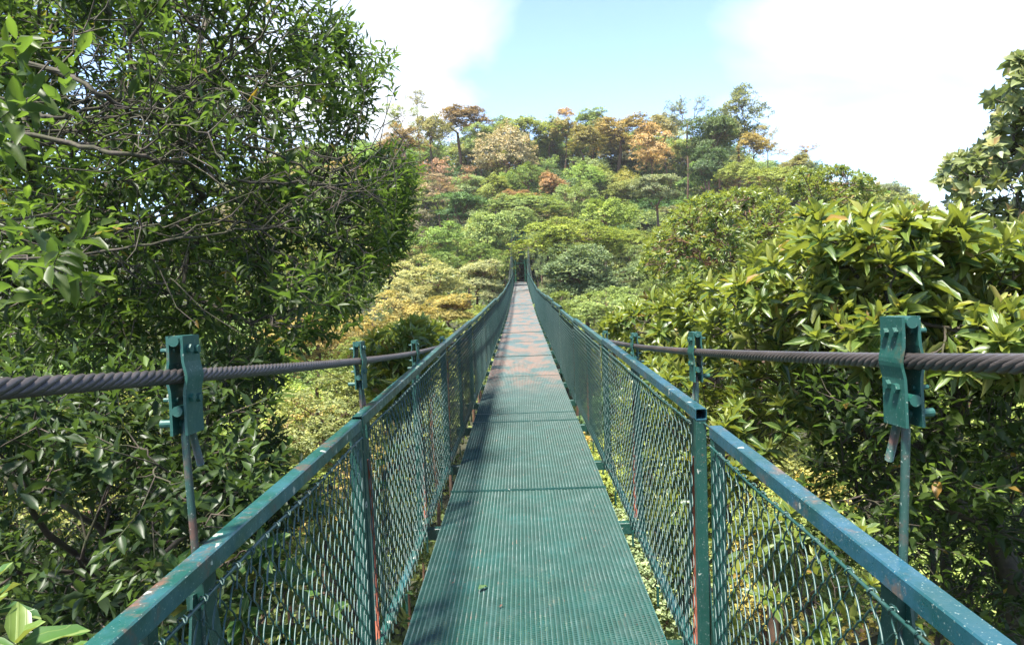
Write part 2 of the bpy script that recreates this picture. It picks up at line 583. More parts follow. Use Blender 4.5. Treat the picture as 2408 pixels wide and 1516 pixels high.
# ------------------------------------------------------------------ leaves
def leaf_template(kind):
    """x across (-1..1), y along (0..1), z: fold/curl; uv"""
    if kind == 'fine':       # long, wavy edge
        ts = [0.12, 0.36, 0.62, 0.86]
        ws = [0.55, 1.0, 0.88, 0.40]
        v, uv = [(0, 0, 0)], [(0.5, 0)]
        for i, (t_, w_) in enumerate(zip(ts, ws)):
            zz = -0.28 * t_ * t_
            wob = 0.10 if i % 2 else -0.02
            v += [(-w_, t_, zz + 0.26 * w_ + wob), (0, t_, zz), (w_, t_, zz + 0.26 * w_ - wob)]
            uv += [(0.5 - 0.5 * w_, t_), (0.5, t_), (0.5 + 0.5 * w_, t_)]
        v.append((0, 1, -0.30))
        uv.append((0.5, 1))
        f3 = [(0, 2, 1), (0, 3, 2), (10, 11, 13), (11, 12, 13)]
        f4 = []
        for i in range(3):
            a = 1 + 3 * i
            f4 += [(a, a + 1, a + 4, a + 3), (a + 1, a + 2, a + 5, a + 4)]
    elif kind == 'mid':
        v = [(0, 0, 0), (-1, 0.45, 0.20), (0, 0.48, -0.06), (1, 0.45, 0.20), (0, 1, -0.22)]
        uv = [(0.5, 0), (0, 0.45), (0.5, 0.48), (1, 0.45), (0.5, 1)]
        f3 = [(0, 2, 1), (0, 3, 2), (1, 2, 4), (2, 3, 4)]
        f4 = []
    else:
        v = [(0, 0, 0), (-1, 0.5, 0.15), (1, 0.5, 0.15), (0, 1, -0.1)]
        uv = [(0.5, 0), (0, 0.5), (1, 0.5), (0.5, 1)]
        f3 = [(0, 2, 1), (1, 2, 3)]
        f4 = []
    return np.array(v, float), np.array(uv, float), np.array(f3, int).reshape(-1, 3), np.array(f4, int).reshape(-1, 4)


TPL = {k: leaf_template(k) for k in ('fine', 'mid', 'low')}


def unit(a):
    return a / (np.linalg.norm(a, axis=-1, keepdims=True) + 1e-9)


def frames(d, n):
    d = unit(d)
    n = n - (n * d).sum(-1, keepdims=True) * d
    n = unit(n)
    x = np.cross(d, n)
    return x, d, n


def leaves_geo(pos, d, nrm, ln, wd, kind, tint):
    tv, tuv, t3, t4 = TPL[kind]
    x, y, z = frames(d, nrm)
    n = len(pos)
    k = len(tv)
    v = (pos[:, None, :] + x[:, None, :] * (tv[None, :, 0:1] * wd[:, None, None])
         + y[:, None, :] * (tv[None, :, 1:2] * ln[:, None, None])
         + z[:, None, :] * (tv[None, :, 2:3] * ln[:, None, None] * 0.55))
    off = (np.arange(n) * k)[:, None, None]
    fs = [(t3[None] + off).reshape(-1, 3)]
    if len(t4):
        fs.append((t4[None] + off).reshape(-1, 4))
    return v.reshape(-1, 3), fs, np.repeat(tint, k), np.tile(tuv, (n, 1))


def leaves_mesh(name, P, kind, mat):
    v, fs, ti, uv = leaves_geo(P['pos'], P['d'], P['n'], P['l'], P['w'], kind, P['t'])
    return mesh_np(name, v, fs, mat, False if kind == 'low' else True, ti, uv)


def sel(P, m):
    return {k: v[m] for k, v in P.items()}


# ------------------------------------------------------------------ branching
def grow(mb, start, tips, r_tip=0.004, pexp=0.42, sides=5, rng=random, droop=0.0, f=(0.35, 0.6), wob=0.09):
    """connects tip points to a start point by splitting clusters; returns direction of the last twig at each tip"""
    dirs = np.zeros_like(tips)

    def rec(node, idx, din, depth):
        n = len(idx)
        r0 = r_tip * n ** pexp
        if n == 1 or depth > 14:
            for i in idx:
                p = tips[i]
                dd = p - node
                Ln = np.linalg.norm(dd) + 1e-6
                mid = node + dd * 0.5 + np.array([rng.gauss(0, wob), rng.gauss(0, wob), -abs(rng.gauss(0, wob))]) * Ln
                mb.tube([node, mid, p], [r_tip * 1.5, r_tip * 1.1, r_tip * 0.6], 3 if sides < 5 else 4, caps=False)
                dirs[i] = p - mid
            return
        c = tips[idx].mean(0)
        dd = c - node
        Ln = np.linalg.norm(dd) + 1e-6
        nxt = node + dd * rng.uniform(*f) + np.array([rng.gauss(0, 1), rng.gauss(0, 1), rng.gauss(0, .7)]) * Ln * wob
        nxt[2] -= droop * Ln
        m1 = node + (nxt - node) * 0.4 + din * Ln * 0.08 + np.array([rng.gauss(0, 1), rng.gauss(0, 1), rng.gauss(0, 1)]) * Ln * wob * 0.35
        m2 = node + (nxt - node) * 0.72 + np.array([rng.gauss(0, 1), rng.gauss(0, 1), rng.gauss(0, 1)]) * Ln * wob * 0.35
        r1 = r_tip * max(1.0, n * 0.6) ** pexp
        mb.tube([node, m1, m2, nxt], [r0, r0 * .93, (r0 + r1) / 2, r1], sides + (2 if n > 200 else 0), caps=False)
        k = 2 if n < 6 else (3 if n < 60 or rng.random() < .5 else 4)
        seeds = tips[np.array(rng.sample(list(idx), k))]
        for _ in range(2):
            lab = ((tips[idx][:, None, :] - seeds[None]) ** 2).sum(-1).argmin(1)
            seeds = np.array([tips[idx][lab == q].mean(0) if (lab == q).any() else seeds[q] for q in range(k)])
        nd = (nxt - m2) / (np.linalg.norm(nxt - m2) + 1e-6)
        for q in range(k):
            s_ = idx[lab == q]
            if len(s_):
                rec(nxt, s_, nd, depth + 1)

    rec(np.array(start, float), np.arange(len(tips)), np.array([0, 0, 1.0]), 0)
    return unit(dirs)


def rnd_unit(n):
    return unit(RNG.normal(size=(n, 3)))


def rosettes(tips, dirs, m, ln, wr, up=0.5, spread=(25, 80), tint=(0, 1), seed_t=None, young=True, ljit=.2):
    """m leaves spiralling round each twig end; inner (last) leaves stand up and are the youngest"""
    n = len(tips)
    ax = unit(dirs * 0.6 + np.array([0, 0, up]) + RNG.normal(size=(n, 3)) * 0.22)
    x, y, z = frames(ax, rnd_unit(n))
    ang = RNG.uniform(0, 2 * PI, n)[:, None] + np.arange(m)[None, :] * 2.399
    q = np.linspace(1, 0, m)[None, :] + RNG.normal(size=(n, m)) * 0.08
    el = np.radians(spread[0] + (spread[1] - spread[0]) * q)
    rad = np.cos(ang)[..., None] * x[:, None, :] + np.sin(ang)[..., None] * z[:, None, :]
    d = rad * np.sin(el)[..., None] + ax[:, None, :] * np.cos(el)[..., None]
    nrm = ax[:, None, :] * np.sin(el)[..., None] - rad * np.cos(el)[..., None] + RNG.normal(size=(n, m, 3)) * 0.25
    pos = tips[:, None, :] - ax[:, None, :] * (q[..., None] * ln * 0.35)
    l = ln * RNG.uniform(1 - ljit, 1 + ljit, (n, m)) * (0.72 + 0.35 * q)
    if young:
        t = np.clip(0.12 + 0.62 * (1 - q) + RNG.normal(size=(n, m)) * 0.12 + RNG.normal(size=(n, 1)) * 0.10, tint[0], tint[1])
    else:
        t = RNG.uniform(tint[0], tint[1], (n, m))
    odd = RNG.random((n, m)) < 0.015
    t = np.where(odd, 0.99, t)
    return dict(pos=pos.reshape(-1, 3), d=d.reshape(-1, 3), n=nrm.reshape(-1, 3), l=l.ravel(), w=(l * wr * RNG.uniform(.85, 1.15, l.shape)).ravel(), t=t.ravel())


def sprays(tips, dirs, m, ln, wr, twig=0.3, up=0.35, tint=(0, 1)):
    """leaves alternate along the last stretch of each twig"""
    n = len(tips)
    ax = unit(dirs + np.array([0, 0, up]) + RNG.normal(size=(n, 3)) * 0.3)
    x, y, z = frames(ax, rnd_unit(n))
    q = (np.arange(m) / max(1, m - 1))[None, :] + np.zeros((n, 1))
    ang = RNG.uniform(0, 2 * PI, n)[:, None] + np.arange(m)[None, :] * 2.4 + RNG.normal(size=(n, m)) * .4
    rad = np.cos(ang)[..., None] * x[:, None, :] + np.sin(ang)[..., None] * z[:, None, :]
    el = np.radians(72 - 45 * q + RNG.normal(size=(n, m)) * 12)
    d = rad * np.sin(el)[..., None] + ax[:, None, :] * np.cos(el)[..., None]
    d[..., 2] -= 0.12
    nrm = np.array([0, 0, 1.0]) * 0.9 + ax[:, None, :] * 0.4 + RNG.normal(size=(n, m, 3)) * 0.35
    pos = tips[:, None, :] + ax[:, None, :] * ((q[..., None] - 0.75) * twig)
    l = ln * RNG.uniform(.65, 1.2, (n, m)) * (1.05 - 0.35 * q)
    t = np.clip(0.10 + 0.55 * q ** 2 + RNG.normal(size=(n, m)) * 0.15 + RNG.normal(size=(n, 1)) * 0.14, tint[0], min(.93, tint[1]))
    odd = RNG.random((n, m)) < 0.012
    t = np.where(odd, 0.985, t)
    return dict(pos=pos.reshape(-1, 3), d=d.reshape(-1, 3), n=nrm.reshape(-1, 3), l=l.ravel(), w=(l * wr * RNG.uniform(.8, 1.2, l.shape)).ravel(), t=t.ravel()), ax


def inpoly(px, py, poly):
    poly = np.array(poly, float)
    ins = np.zeros(len(px), bool)
    j = len(poly) - 1
    for i in range(len(poly)):
        xi, yi = poly[i]
        xj, yj = poly[j]
        c = ((yi > py) != (yj > py)) & (px < (xj - xi) * (py - yi) / (yj - yi + 1e-9) + xi)
        ins ^= c
        j = i
    return ins


def clumpy(P, scale, thr, seed=0):
    """keeps points where a sum of sines is high: gives lobes and gaps"""
    r = np.random.default_rng(seed)
    s = np.zeros(len(P))
    for _ in range(7):
        k = r.normal(size=3) / scale * 2.2
        s += np.sin(P @ k + r.uniform(0, 6.28))
    s /= 7 ** .5
    return s + RNG.normal(size=len(P)) * .15 > thr


# ------------------------------------------------------------------ terrain
def ground_z(x, y):
    x = np.asarray(x, float)
    y = np.asarray(y, float)

    def ss(a, b, v):
        t = np.clip((v - a) / (b - a), 0, 1)
        return t * t * (3 - 2 * t)
    z = -2.6 - 10.5 * ss(0.5, 18, y) - 4 * ss(15, 35, y)
    z = z + 17.6 * ss(40, 74, y)
    crest = 20.0 * (1 - 0.62 * ss(22, 62, x)) * (1 - 0.35 * ss(30, 70, -x))
    z = z + crest * ss(74, 128, y) ** 0.8
    z = z + np.where(np.abs(x) > 3, 1, 0) * 0.6 * np.sin(x * .31 + 1) * np.cos(y * .23)
    z = z - 14 * ss(150, 400, y)
    z = np.where(y < 0.5, np.maximum(z, -2.6), z)
    return z


def build_terrain():
    xs = np.concatenate([np.linspace(-450, -90, 18)[:-1], np.linspace(-90, 110, 90), np.linspace(110, 450, 18)[1:]])
    ys = np.concatenate([np.linspace(-200, -10, 10)[:-1], np.linspace(-10, 150, 90), np.linspace(150, 800, 20)[1:]])
    X, Y = np.meshgrid(xs, ys)
    Z = ground_z(X, Y)
    v = np.stack([X, Y, Z], -1).reshape(-1, 3)
    nx, ny = len(xs), len(ys)
    i = np.arange(ny - 1)[:, None] * nx + np.arange(nx - 1)[None, :]
    f = np.stack([i, i + 1, i + nx + 1, i + nx], -1).reshape(-1, 4)
    link('ground', mesh_np('ground', v, f, M['soil'], True), kind='structure')


build_terrain()


# ------------------------------------------------------------------ the bridge
def deckz(y):
    if y < 22:
        return 0.0
    if y < 34:
        return 0.5 * (0.026 / 12) * (y - 22) ** 2
    return 0.156 + 0.026 * (y - 34)


_CY = np.array([-4, -2, 0, 1.45, 3.06, 4.65, 6.5, 9, 14, 22, 32, 42, 50, 61, 72.5])
_CZ = np.array([0.52, 0.24, -.02, -.185, -.35, -.49, -.62, -.80, -1.02, -1.15, -1.02, -.40, .75, 3.0, 5.4]) + CAM_Z


def cablez(y):
    # smooth through the sag points
    y = np.asarray(y, float)
    g = np.gradient(_CZ, _CY)
    i = np.clip(np.searchsorted(_CY, y) - 1, 0, len(_CY) - 2)
    h = _CY[i + 1] - _CY[i]
    t = (y - _CY[i]) / h
    return ((2 * t ** 3 - 3 * t ** 2 + 1) * _CZ[i] + (t ** 3 - 2 * t ** 2 + t) * h * g[i]
            + (-2 * t ** 3 + 3 * t ** 2) * _CZ[i + 1] + (t ** 3 - t ** 2) * h * g[i + 1])


def rope_dz(side, y):
    """the right rope hangs a little lower than the left one near its start"""
    return (-.018 if side > 0 else 0.0) * np.clip(1 - (np.asarray(y, float) - 1.3) / 4, 0, 1)


CX = 0.735      # cables
RX = 0.70       # railing centre line
DW = 0.61       # half width of the deck
RH = 1.10       # railing height over the deck
PL = 3.16       # railing panel
bridge = link('footbridge', None, None, (0, 0, 0), category='footbridge',
              label='long narrow green steel suspension footbridge with mesh sides running straight to the forested hill')
bridge.empty_display_size = 0.5

# --- deck
seams = [-1.1, 2.1, 5.25, 7.78, 8.25, 11.4, 14.3]
while seams[-1] < 70:
    seams.append(seams[-1] + 3.08)
DECK_END = seams[-1]
_gr = {}


def grating(Ld):
    a, b = 0.0244, 0.0092
    nj = int(Ld / b) - 1
    key = nj
    if key in _gr:
        return _gr[key]
    ni = int(2 * DW / a)
    x0 = -ni * a / 2
    I, J = np.meshgrid(np.arange(ni + 1), np.arange(nj + 1))
    keep = ((I + J) % 2 == 0)
    I, J = I[keep], J[keep]
    bx, by = x0 + I * a, 0.004 + J * b
    vs, f4 = [], []
    n = 0
    wv = np.array([0, 0.0030, 0.0042])      # a strand leans: low edge near, high edge far
    # knuckles where two strands join
    hw = a * 0.10
    c = np.stack([bx, by, np.zeros_like(bx)], -1)
    q = np.stack([c + np.array([-hw, -.0030, -.0048]), c + np.array([hw, -.0030, -.0048]), c + np.array([hw, .0034, .0050]), c + np.array([-hw, .0034, .0050])], 1)
    vs.append(q.reshape(-1, 3))
    f4.append(np.arange(len(c) * 4).reshape(-1, 4))
    n += len(c) * 4
    for s in (-1, 1):
        ok = (I + s >= 0) & (I + s <= ni) & (J + 1 <= nj)
        p0 = np.stack([bx[ok] + s * hw, by[ok], np.zeros(ok.sum())], -1)
        p1 = np.stack([bx[ok] + s * (a - hw), by[ok] + b, np.zeros(ok.sum())], -1)
        q = np.stack([p0 - wv * .62, p1 - wv * .62, p1 + wv * .62, p0 + wv * .62], 1)
        vs.append(q.reshape(-1, 3))
        f = np.arange(ok.sum() * 4).reshape(-1, 4) + n
        f4.append(f if s > 0 else f[:, ::-1])
        n += ok.sum() * 4
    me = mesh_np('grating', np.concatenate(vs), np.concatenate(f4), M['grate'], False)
    me.materials.append(M['knuckle'])
    mi = np.zeros(len(me.polygons), dtype=np.int32)
    mi[:len(c)] = 1
    me.polygons.foreach_set('material_index', mi)
    _gr[key] = me
    return me


def tilt(y0, y1):
    return math.atan2(deckz(y1) - deckz(y0), y1 - y0)


for i in range(len(seams) - 1):
    y0, y1 = seams[i], seams[i + 1]
    z0 = deckz(y0)
    p = link('deck_panel', grating(y1 - y0 - .018), bridge, (random.uniform(-.004, .004), y0 + .006, z0 + random.uniform(-.003, .006)))
    p.rotation_euler = (tilt(y0, y1), 0, 0)
    if abs(y0 - 11.4) < .1:
        p['label'] = 'deck section with orange rust patches'
    if y0 < 40:
        mb = MB()
        Ld = y1 - y0
        for x in (-DW + .02, -DW / 3.0, DW / 3.0, DW - .02):
            mb.bar((x, 0.01, -.030), (x, Ld - .01, -.030), 0.032, 0.036)
        for ye in (.002, Ld - .016):
            eb = MB()
            eb.bar((-DW, ye, -.002), (DW, ye, -.002), 0.010, 0.018)
            link('edge_strip', eb.mesh('edge_strip', M['post']), p)
        nb = max(1, int(round(Ld / 0.62)))
        for k in range(nb + 1):
            yy = 0.03 + (Ld - .06) * k / nb
            mb.bar((-DW + .04, yy, -.029), (DW - .04, yy, -.029), 0.03, 0.03)
        link('support_frame', mb.mesh('support_frame', M['frame']), p)

# --- hangers, cross beams
hang_y = {-1: [-1.70 + 1.58 * k for k in range(0, 45)], 1: [-1.83 + 1.58 * k for k in range(0, 45)]}
mb = MB()
mb.bar((-CX - .07, 0, 0), (CX + .07, 0, 0), 0.06, 0.08, bevel=.004)
beam_me = mb.mesh('cross_beam', M['post'])
for y in hang_y[-1]:
    if y < DECK_END:
        link('cross_beam', beam_me, bridge, (0, y + .05, deckz(y) - .105))


def hexbolt(mb, c, ax, r, h, shank=0.0):
    ax = np.array(ax, float)
    c = np.array(c, float)
    mb.tube([c, c + ax * h], r, 6)
    if shank:
        mb.tube([c + ax * h, c + ax * (h + shank)], r * .55, 8)


def plate_mesh():
    """clamp cheek: flat top and bottom, bulging round the rope in between; local x outwards, y along the rope"""
    zs = [.095, .055, .034, .020, .009, 0, -.009, -.020, -.034, -.06, -.135]
    xs = [.013, .013, .0138, .0165, .0190, .0198, .0190, .0165, .0138, .0132, .0142]
    hw, th = .041, .0065
    v, f = [], []
    for z, x in zip(zs, xs):
        v += [(x, -hw, z), (x, hw, z), (x + th, hw, z), (x + th, -hw, z)]
    for i in range(len(zs) - 1):
        a = 4 * i
        for j in range(4):
            k = (j + 1) % 4
            f.append((a + j, a + 4 + j, a + 4 + k, a + k))
    f.append((0, 1, 2, 3))
    e = 4 * (len(zs) - 1)
    f.append((e + 3, e + 2, e + 1, e))
    return mesh_np('clamp_plate', np.array(v), np.array(f), M['clamp'], False)


PLATE = plate_mesh()
mb = MB()
hexbolt(mb, (0, 0, 0), (1, 0, 0), .0105, .009)
mb.tube([(0, 0, 0), (-.012, 0, 0)], .006, 8)
BOLT = mb.mesh('bolt', M['clamp'])
mb = MB()
hexbolt(mb, (0, 0, 0), (1, 0, 0), .0095, .008, .014)
mb.tube([(0, 0, 0), (-.012, 0, 0)], .006, 8)
NUT = mb.mesh('nut', M['clamp'])
mb = MB()
mb.tube([(0, -.046, 0), (0, .046, 0)], .0125, 12)
SPACER = mb.mesh('spacer', M['clamp'])
mb = MB()
mb.tube([(-.020, 0, 0), (.052, 0, 0)], .0095, 12)
PIN = mb.mesh('pin', M['clamp'])
mb = MB()
for s in (-1, 1):
    zs = [.095, .034, 0, -.034, -.135]
    xs = [.016, .018, .027, .018, .017]
    for k in range(4):
        mb.bar((s * xs[k], 0, zs[k]), (s * xs[k + 1], 0, zs[k + 1]), .08, .0065, up=(1, 0, 0))
for zz in (.06, -.06):
    for yy in (-.015, .015):
        mb.tube([(-.034, yy, zz), (.034, yy, zz)], .009, 6)
mb.tube([(-.02, 0, -.11), (.07, 0, -.11)], .009, 8)
FARCLAMP = mb.mesh('cable_clamp', M['clamp'])

for side in (-1, 1):
    for y in hang_y[side]:
        if y > 68:
            continue
        cz = float(cablez(y)) + rope_dz(side, y)
        sl = math.atan((float(cablez(y + .3)) - float(cablez(y - .3))) / .6)
        if -0.5 < y < 7.5:
            c = link('cable_clamp', None, bridge, (side * CX, y, cz))
            c.empty_display_size = .1
            c.scale = (.92, .92, .92)
            c.rotation_euler = (sl * .4, random.uniform(-.03, .03), random.uniform(-.04, .04))
            for s in (-1, 1):
                pl = link('clamp_plate', PLATE, c)
                pl.scale = (s, 1, 1)
                for zz in (.062, -.052):
                    for yy in (-.017, .017):
                        b = link('bolt', BOLT if s * side < 0 else NUT, c, (s * .0200, yy + random.uniform(-.002, .002), zz + random.uniform(-.003, .003)))
                        b.scale = (s, 1, 1)
                        b.rotation_euler = (random.uniform(0, 1), 0, 0)
            for zz in (.083, -.078):
                link('spacer', SPACER, c, (0, 0, zz))
            pn = link('pin', PIN, c, (side * .01, 0, -.112))
            pn.scale = (side, 1, 1)
        else:
            c = link('cable_clamp', FARCLAMP, bridge, (side * CX, y, cz))
            c.scale = (side, 1, 1)
            c.rotation_euler = (sl * .4, 0, 0)
        # rod: hooked over the pin, down to the cross beam
        mb = MB()
        top = cz - .112
        bot = deckz(y) - .11
        if top - bot > .1:
            xo = side * CX
            xb = side * (CX - .02)
            pts = [(xo, y + .016, top - .085), (xo, y + .017, top - .02), (xo, y + .012, top + .010), (xo, y, top + .017), (xo, y - .012, top + .010),
                   (xo, y - .016, top - .02), (xo + (xb - xo) * .4, y - .010, top - (top - bot) * .4), (xb, y, bot)]
            pts[0] = (xo, y + .045, top - .095)
            mb.tube(pts, .0085, 8)
            rod = link('hanger_rod', mb.mesh('hanger_rod', M['rod'], True), bridge)
            # primer-coloured sleeve under the rail, A-shaped brace
        if y < 45:
            mb = MB()
            zt = deckz(y) + RH - .10
            zb = deckz(y) - .06
            xx = side * (CX - .005)
            for s in (-1, 1):
                mb.bar((xx, y + s * .02, zt), (xx, y + s * .26, zb), .050, .006, up=(1, 0, 0))
            mb.bar((xx, y - .03, zt), (xx, y + .03, zt), .04, .07)
            link('hanger_brace', mb.mesh('hanger_brace', M['post']), bridge)
            if y < 12:
                mb = MB()
                mb.tube([(side * (CX - .012), y + .002, zt - .14), (side * (CX - .02), y, zb)], .0125, 8)
                link('rod_sleeve', mb.mesh('rod_sleeve', M['primer'], True), bridge)

# --- main cables: six strands laid round a core
def cable_obj(side):
    mb = MB()
    y1 = 20.0
    ys = np.arange(-4, y1, 0.0135)
    z = cablez(ys) + rope_dz(side, ys)
    g = np.gradient(z, ys)
    Rr, rs, pitch = .0098, .0068, .165
    a0 = ys * 2 * PI / pitch * (1 if side > 0 else 1)
    nn = np.stack([np.zeros_like(ys), -np.sin(np.arctan(g)), np.cos(np.arctan(g))], -1)
    for k in range(6):
        a = a0 + k * PI / 3
        p = np.stack([side * CX + Rr * np.cos(a), ys, z], -1) + nn * (Rr * np.sin(a))[:, None]
        mb.tube(p, rs, 5, caps=True)
    mb.tube(np.stack([np.full_like(ys[::20], side * CX), ys[::20], z[::20]], -1), .006, 5)
    ys = np.concatenate([np.arange(y1, 72.4, .6), [72.5]])
    mb.tube(np.stack([np.full_like(ys, side * CX), ys, cablez(ys)], -1), .016, 8)
    link('main_cable', mb.mesh('main_cable', M['cable'], True), bridge)


cable_obj(-1)
cable_obj(1)

# --- railings
WP = 0.0425     # wires
VP_ = 0.085     # diamond height


def wire_path(h, seg=8, r=.0022, sgn=1, jit=0.0):
    n = int(h / VP_ * seg)
    t = np.arange(n + 1) / seg
    ph = t % 1.0
    tri = np.where(ph < .5, ph * 2, 2 - ph * 2)          # 0..1..0
    tri = tri * 1.06 - .03
    x = tri * WP
    # the wire passes in front at one knuckle, behind at the other
    zz = np.cos(t * 2 * PI)
    dep = zz * r * 1.6 + np.sin(t * 2 * PI) * r * .9
    z = -t * VP_
    return np.stack([dep * sgn, x, z], -1)


def wire_mesh(h, seg, k, mat):
    mb = MB()
    p = wire_path(h, seg)
    # lean of chain link woven: slight curve of every leg
    mb.tube(p, .0025, k)
    # turned-over end at the top
    return mb


MESH_TOP = RH - .062
MESH_H = MESH_TOP - .02
WIRE = wire_mesh(MESH_H, 8, 5, M['wire']).mesh('wire', M['wire'], True)
WIRE_B = WIRE
# joined mesh for the panels further out
_jm = {}


def joined_mesh(n, seg, k):
    key = (n, seg, k)
    if key in _jm:
        return _jm[key]
    w = wire_mesh(MESH_H, seg, k, None)
    v = np.concatenate(w.v)
    f4 = np.concatenate(w.f4)
    V, F = [], []
    for i in range(n):
        vv = v.copy()
        vv[:, 1] += i * WP
        vv[:, 2] -= (i % 2) * VP_ / 2
        V.append(vv)
        F.append(f4 + i * len(v))
    me = mesh_np('wire_mesh', np.concatenate(V), np.concatenate(F), M['wire'], True)
    _jm[key] = me
    return me


rail_cache = {}
TW = .046
for side in (-1, 1):
    y = 2.80 - PL if side < 0 else 2.70 - PL
    first = True
    k_ = 0
    while y < 70.5:
        Lp = PL - .02
        if side > 0 and k_ == 0:
            Lp = PL - .20
        y0, y1 = y, y + Lp
        off = RNG.normal() * (.006 if y < 9 else .022)
        off = float(np.clip(off, -.04, .04))
        if side > 0 and k_ == 1:
            off = .012
        if side > 0 and k_ == 0:
            off = -.012
        t_ = tilt(y0, y1) + (0 if y < 9 else float(RNG.normal()) * .006)
        pn = link('railing_panel', None, bridge, (side * RX, y0, deckz(y0) + off))
        pn.empty_display_size = .2
        pn.rotation_euler = (t_, 0, 0)
        if side > 0 and k_ == 0:
            pn['label'] = 'nearest right railing panel with sky-tinted green top rail spotted by lichen'
        # shared meshes by length
        key = round(Lp, 3)
        if key not in rail_cache:
            mb = MB()
            mb.hollow((0, 0, RH - TW / 2), (0, Lp, RH - TW / 2), TW)
            top = mb.mesh('top_rail', M['rail'])
            mb = MB()
            mb.bar((0, 0, 0.0), (0, 0, RH - TW - .001), TW * .93, .042, up=(0, 1, 0), bevel=.003)
            post = mb.mesh('post', M['post'])
            mb = MB()
            mb.bar((0.0, .045, .0), (0.0, Lp - .045, .0), .04, .04, bevel=.003)
            bot = mb.mesh('bottom_rail', M['rail'])
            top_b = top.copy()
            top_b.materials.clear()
            top_b.materials.append(M['rail_sky_tint'])
            rail_cache[key] = (top, post, bot, top_b)
        top, post, bot, top_b = rail_cache[key]
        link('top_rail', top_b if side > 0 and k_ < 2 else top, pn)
        link('post', post, pn, (0, .023, 0))
        link('post', post, pn, (0, Lp - .023, 0))
        link('bottom_rail', bot, pn, (0, 0, -.0))
        if y < 26:
            link('post', post, pn, (side * .012, Lp * .5, 0)).scale = (.6, .8, 1)
        # bar along the inside that the mesh is laced to, with ties
        mb = MB()
        xi = -side * .034
        nn = 40
        yy = np.linspace(.05, Lp - .05, nn)
        zz = RH - TW - .022 + .004 * np.sin(yy * 7)
        mb.tube(np.stack([np.full(nn, xi), yy, zz], -1), .0042, 6)
        bar = link('lacing_bar', mb.mesh('lacing_bar', M['wire'], True), pn)
        if y < 9:
            mb = MB()
            nt_ = int((Lp - .12) / .085)
            for q in range(nt_):
                yc = .07 + q * .085 + random.uniform(-.006, .006)
                aa = np.linspace(0, 2 * PI * 1.25, 9)
                r_ = .0085
                mb.tube(np.stack([xi + r_ * np.cos(aa), yc + aa * .0016, RH - TW - .022 + r_ * np.sin(aa)], -1), .0021, 5)
                mb.tube([(xi + r_ * .2, yc + .012, RH - TW - .026), (xi, yc + .006, RH - TW - .045), (xi + .003, yc - .006, RH - TW - .07)], .0021, 5)
            link('wire_ties', mb.mesh('wire_ties', M['wire'], True), pn, kind='stuff')
        xm = -side * .030
        nw = int((Lp - .06) / WP)
        if k_ < 2:
            for q in range(nw):
                w = link('wire', WIRE, pn, (xm, .03 + q * WP + random.uniform(-.0012, .0012), MESH_TOP - (q % 2) * VP_ / 2 + random.uniform(-.002, .002)))
                w.scale = (-side, 1, 1)
                w.rotation_euler = (random.uniform(-.0018, .0018), random.uniform(-.004, .004), 0)
        else:
            me = joined_mesh(nw, 6 if y < 16 else 4, 4 if y < 16 else 3)
            w = link('wire_mesh', me, pn, (xm, .03, MESH_TOP), kind='stuff')
            w.scale = (-side, 1, 1)
        y += PL
        k_ += 1
    # short stubs that carry the deck edge
    mb = MB()
    for q in range(60):
        yq = .3 + q * .79
        mb.bar((side * (DW + .045), yq, deckz(yq) - .07), (side * (DW + .045), yq, deckz(yq) + .03), .012, .012, up=(0, 1, 0))
    link('edge_stubs', mb.mesh('edge_stubs', M['post']), bridge, kind='stuff')
# wire rope link across the gap on the right
mb = MB()
yy = np.linspace(2.40, 2.76, 80)
for k in range(3):
    a = yy * 2 * PI / .03 + k * 2.09
    mb.tube(np.stack([.712 + .0028 * np.cos(a), yy, 1.052 + .0028 * np.sin(a) - .1 * (2.76 - yy) * 0], -1), .0026, 4)
link('link_rope', mb.mesh('link_rope', M['rod'], True), bridge)

# --- far tower
TY = 73.2
tower = link('bridge_tower', None, None, (0, TY, float(ground_z(0, TY))), category='bridge tower',
             label='green lattice steel tower at the far end of the footbridge, half hidden by trees')
tb = -1.8


def tower_part(name, mb):
    me = mb.mesh(name, M['tower'])
    o = link(name, me, tower)
    me.transform(Matrix.Translation((0, -TY, -float(ground_z(0, TY)))))
    return o


TT = 7.6
for s in (-1, 1):
    for (dx, dy) in ((-.13, -.13), (.13, -.13), (-.13, .13), (.13, .13)):
        mb = MB()
        mb.bar((s * .64 + dx, TY + dy, tb), (s * .64 + dx, TY + dy, TT), .10, .10, up=(0, 1, 0))
        tower_part('leg', mb)
    mb = MB()
    z = tb
    j = 0
    while z < TT - .5:
        for dy in (-.13, .13):
            a, b = (-.13, .13) if j % 2 else (.13, -.13)
            mb.bar((s * .64 + a, TY + dy, z), (s * .64 + b, TY + dy, z + .5), .04, .04, up=(0, 1, 0))
        for dx in (-.13, .13):
            a, b = (-.13, .13) if j % 2 else (.13, -.13)
            mb.bar((s * .64 + dx, TY + a, z), (s * .64 + dx, TY + b, z + .5), .04, .04, up=(1, 0, 0))
        z += .5
        j += 1
    tower_part('lattice', mb)
    mb = MB()
    mb.bar((s * .64, TY - .2, TT + .05), (s * .64, TY + .2, TT + .05), .4, .1)
    mb.tube([(s * .735 - .05, TY, TT - .45), (s * .735 + .05, TY, TT - .45)], .16, 14)
    tower_part('saddle', mb)
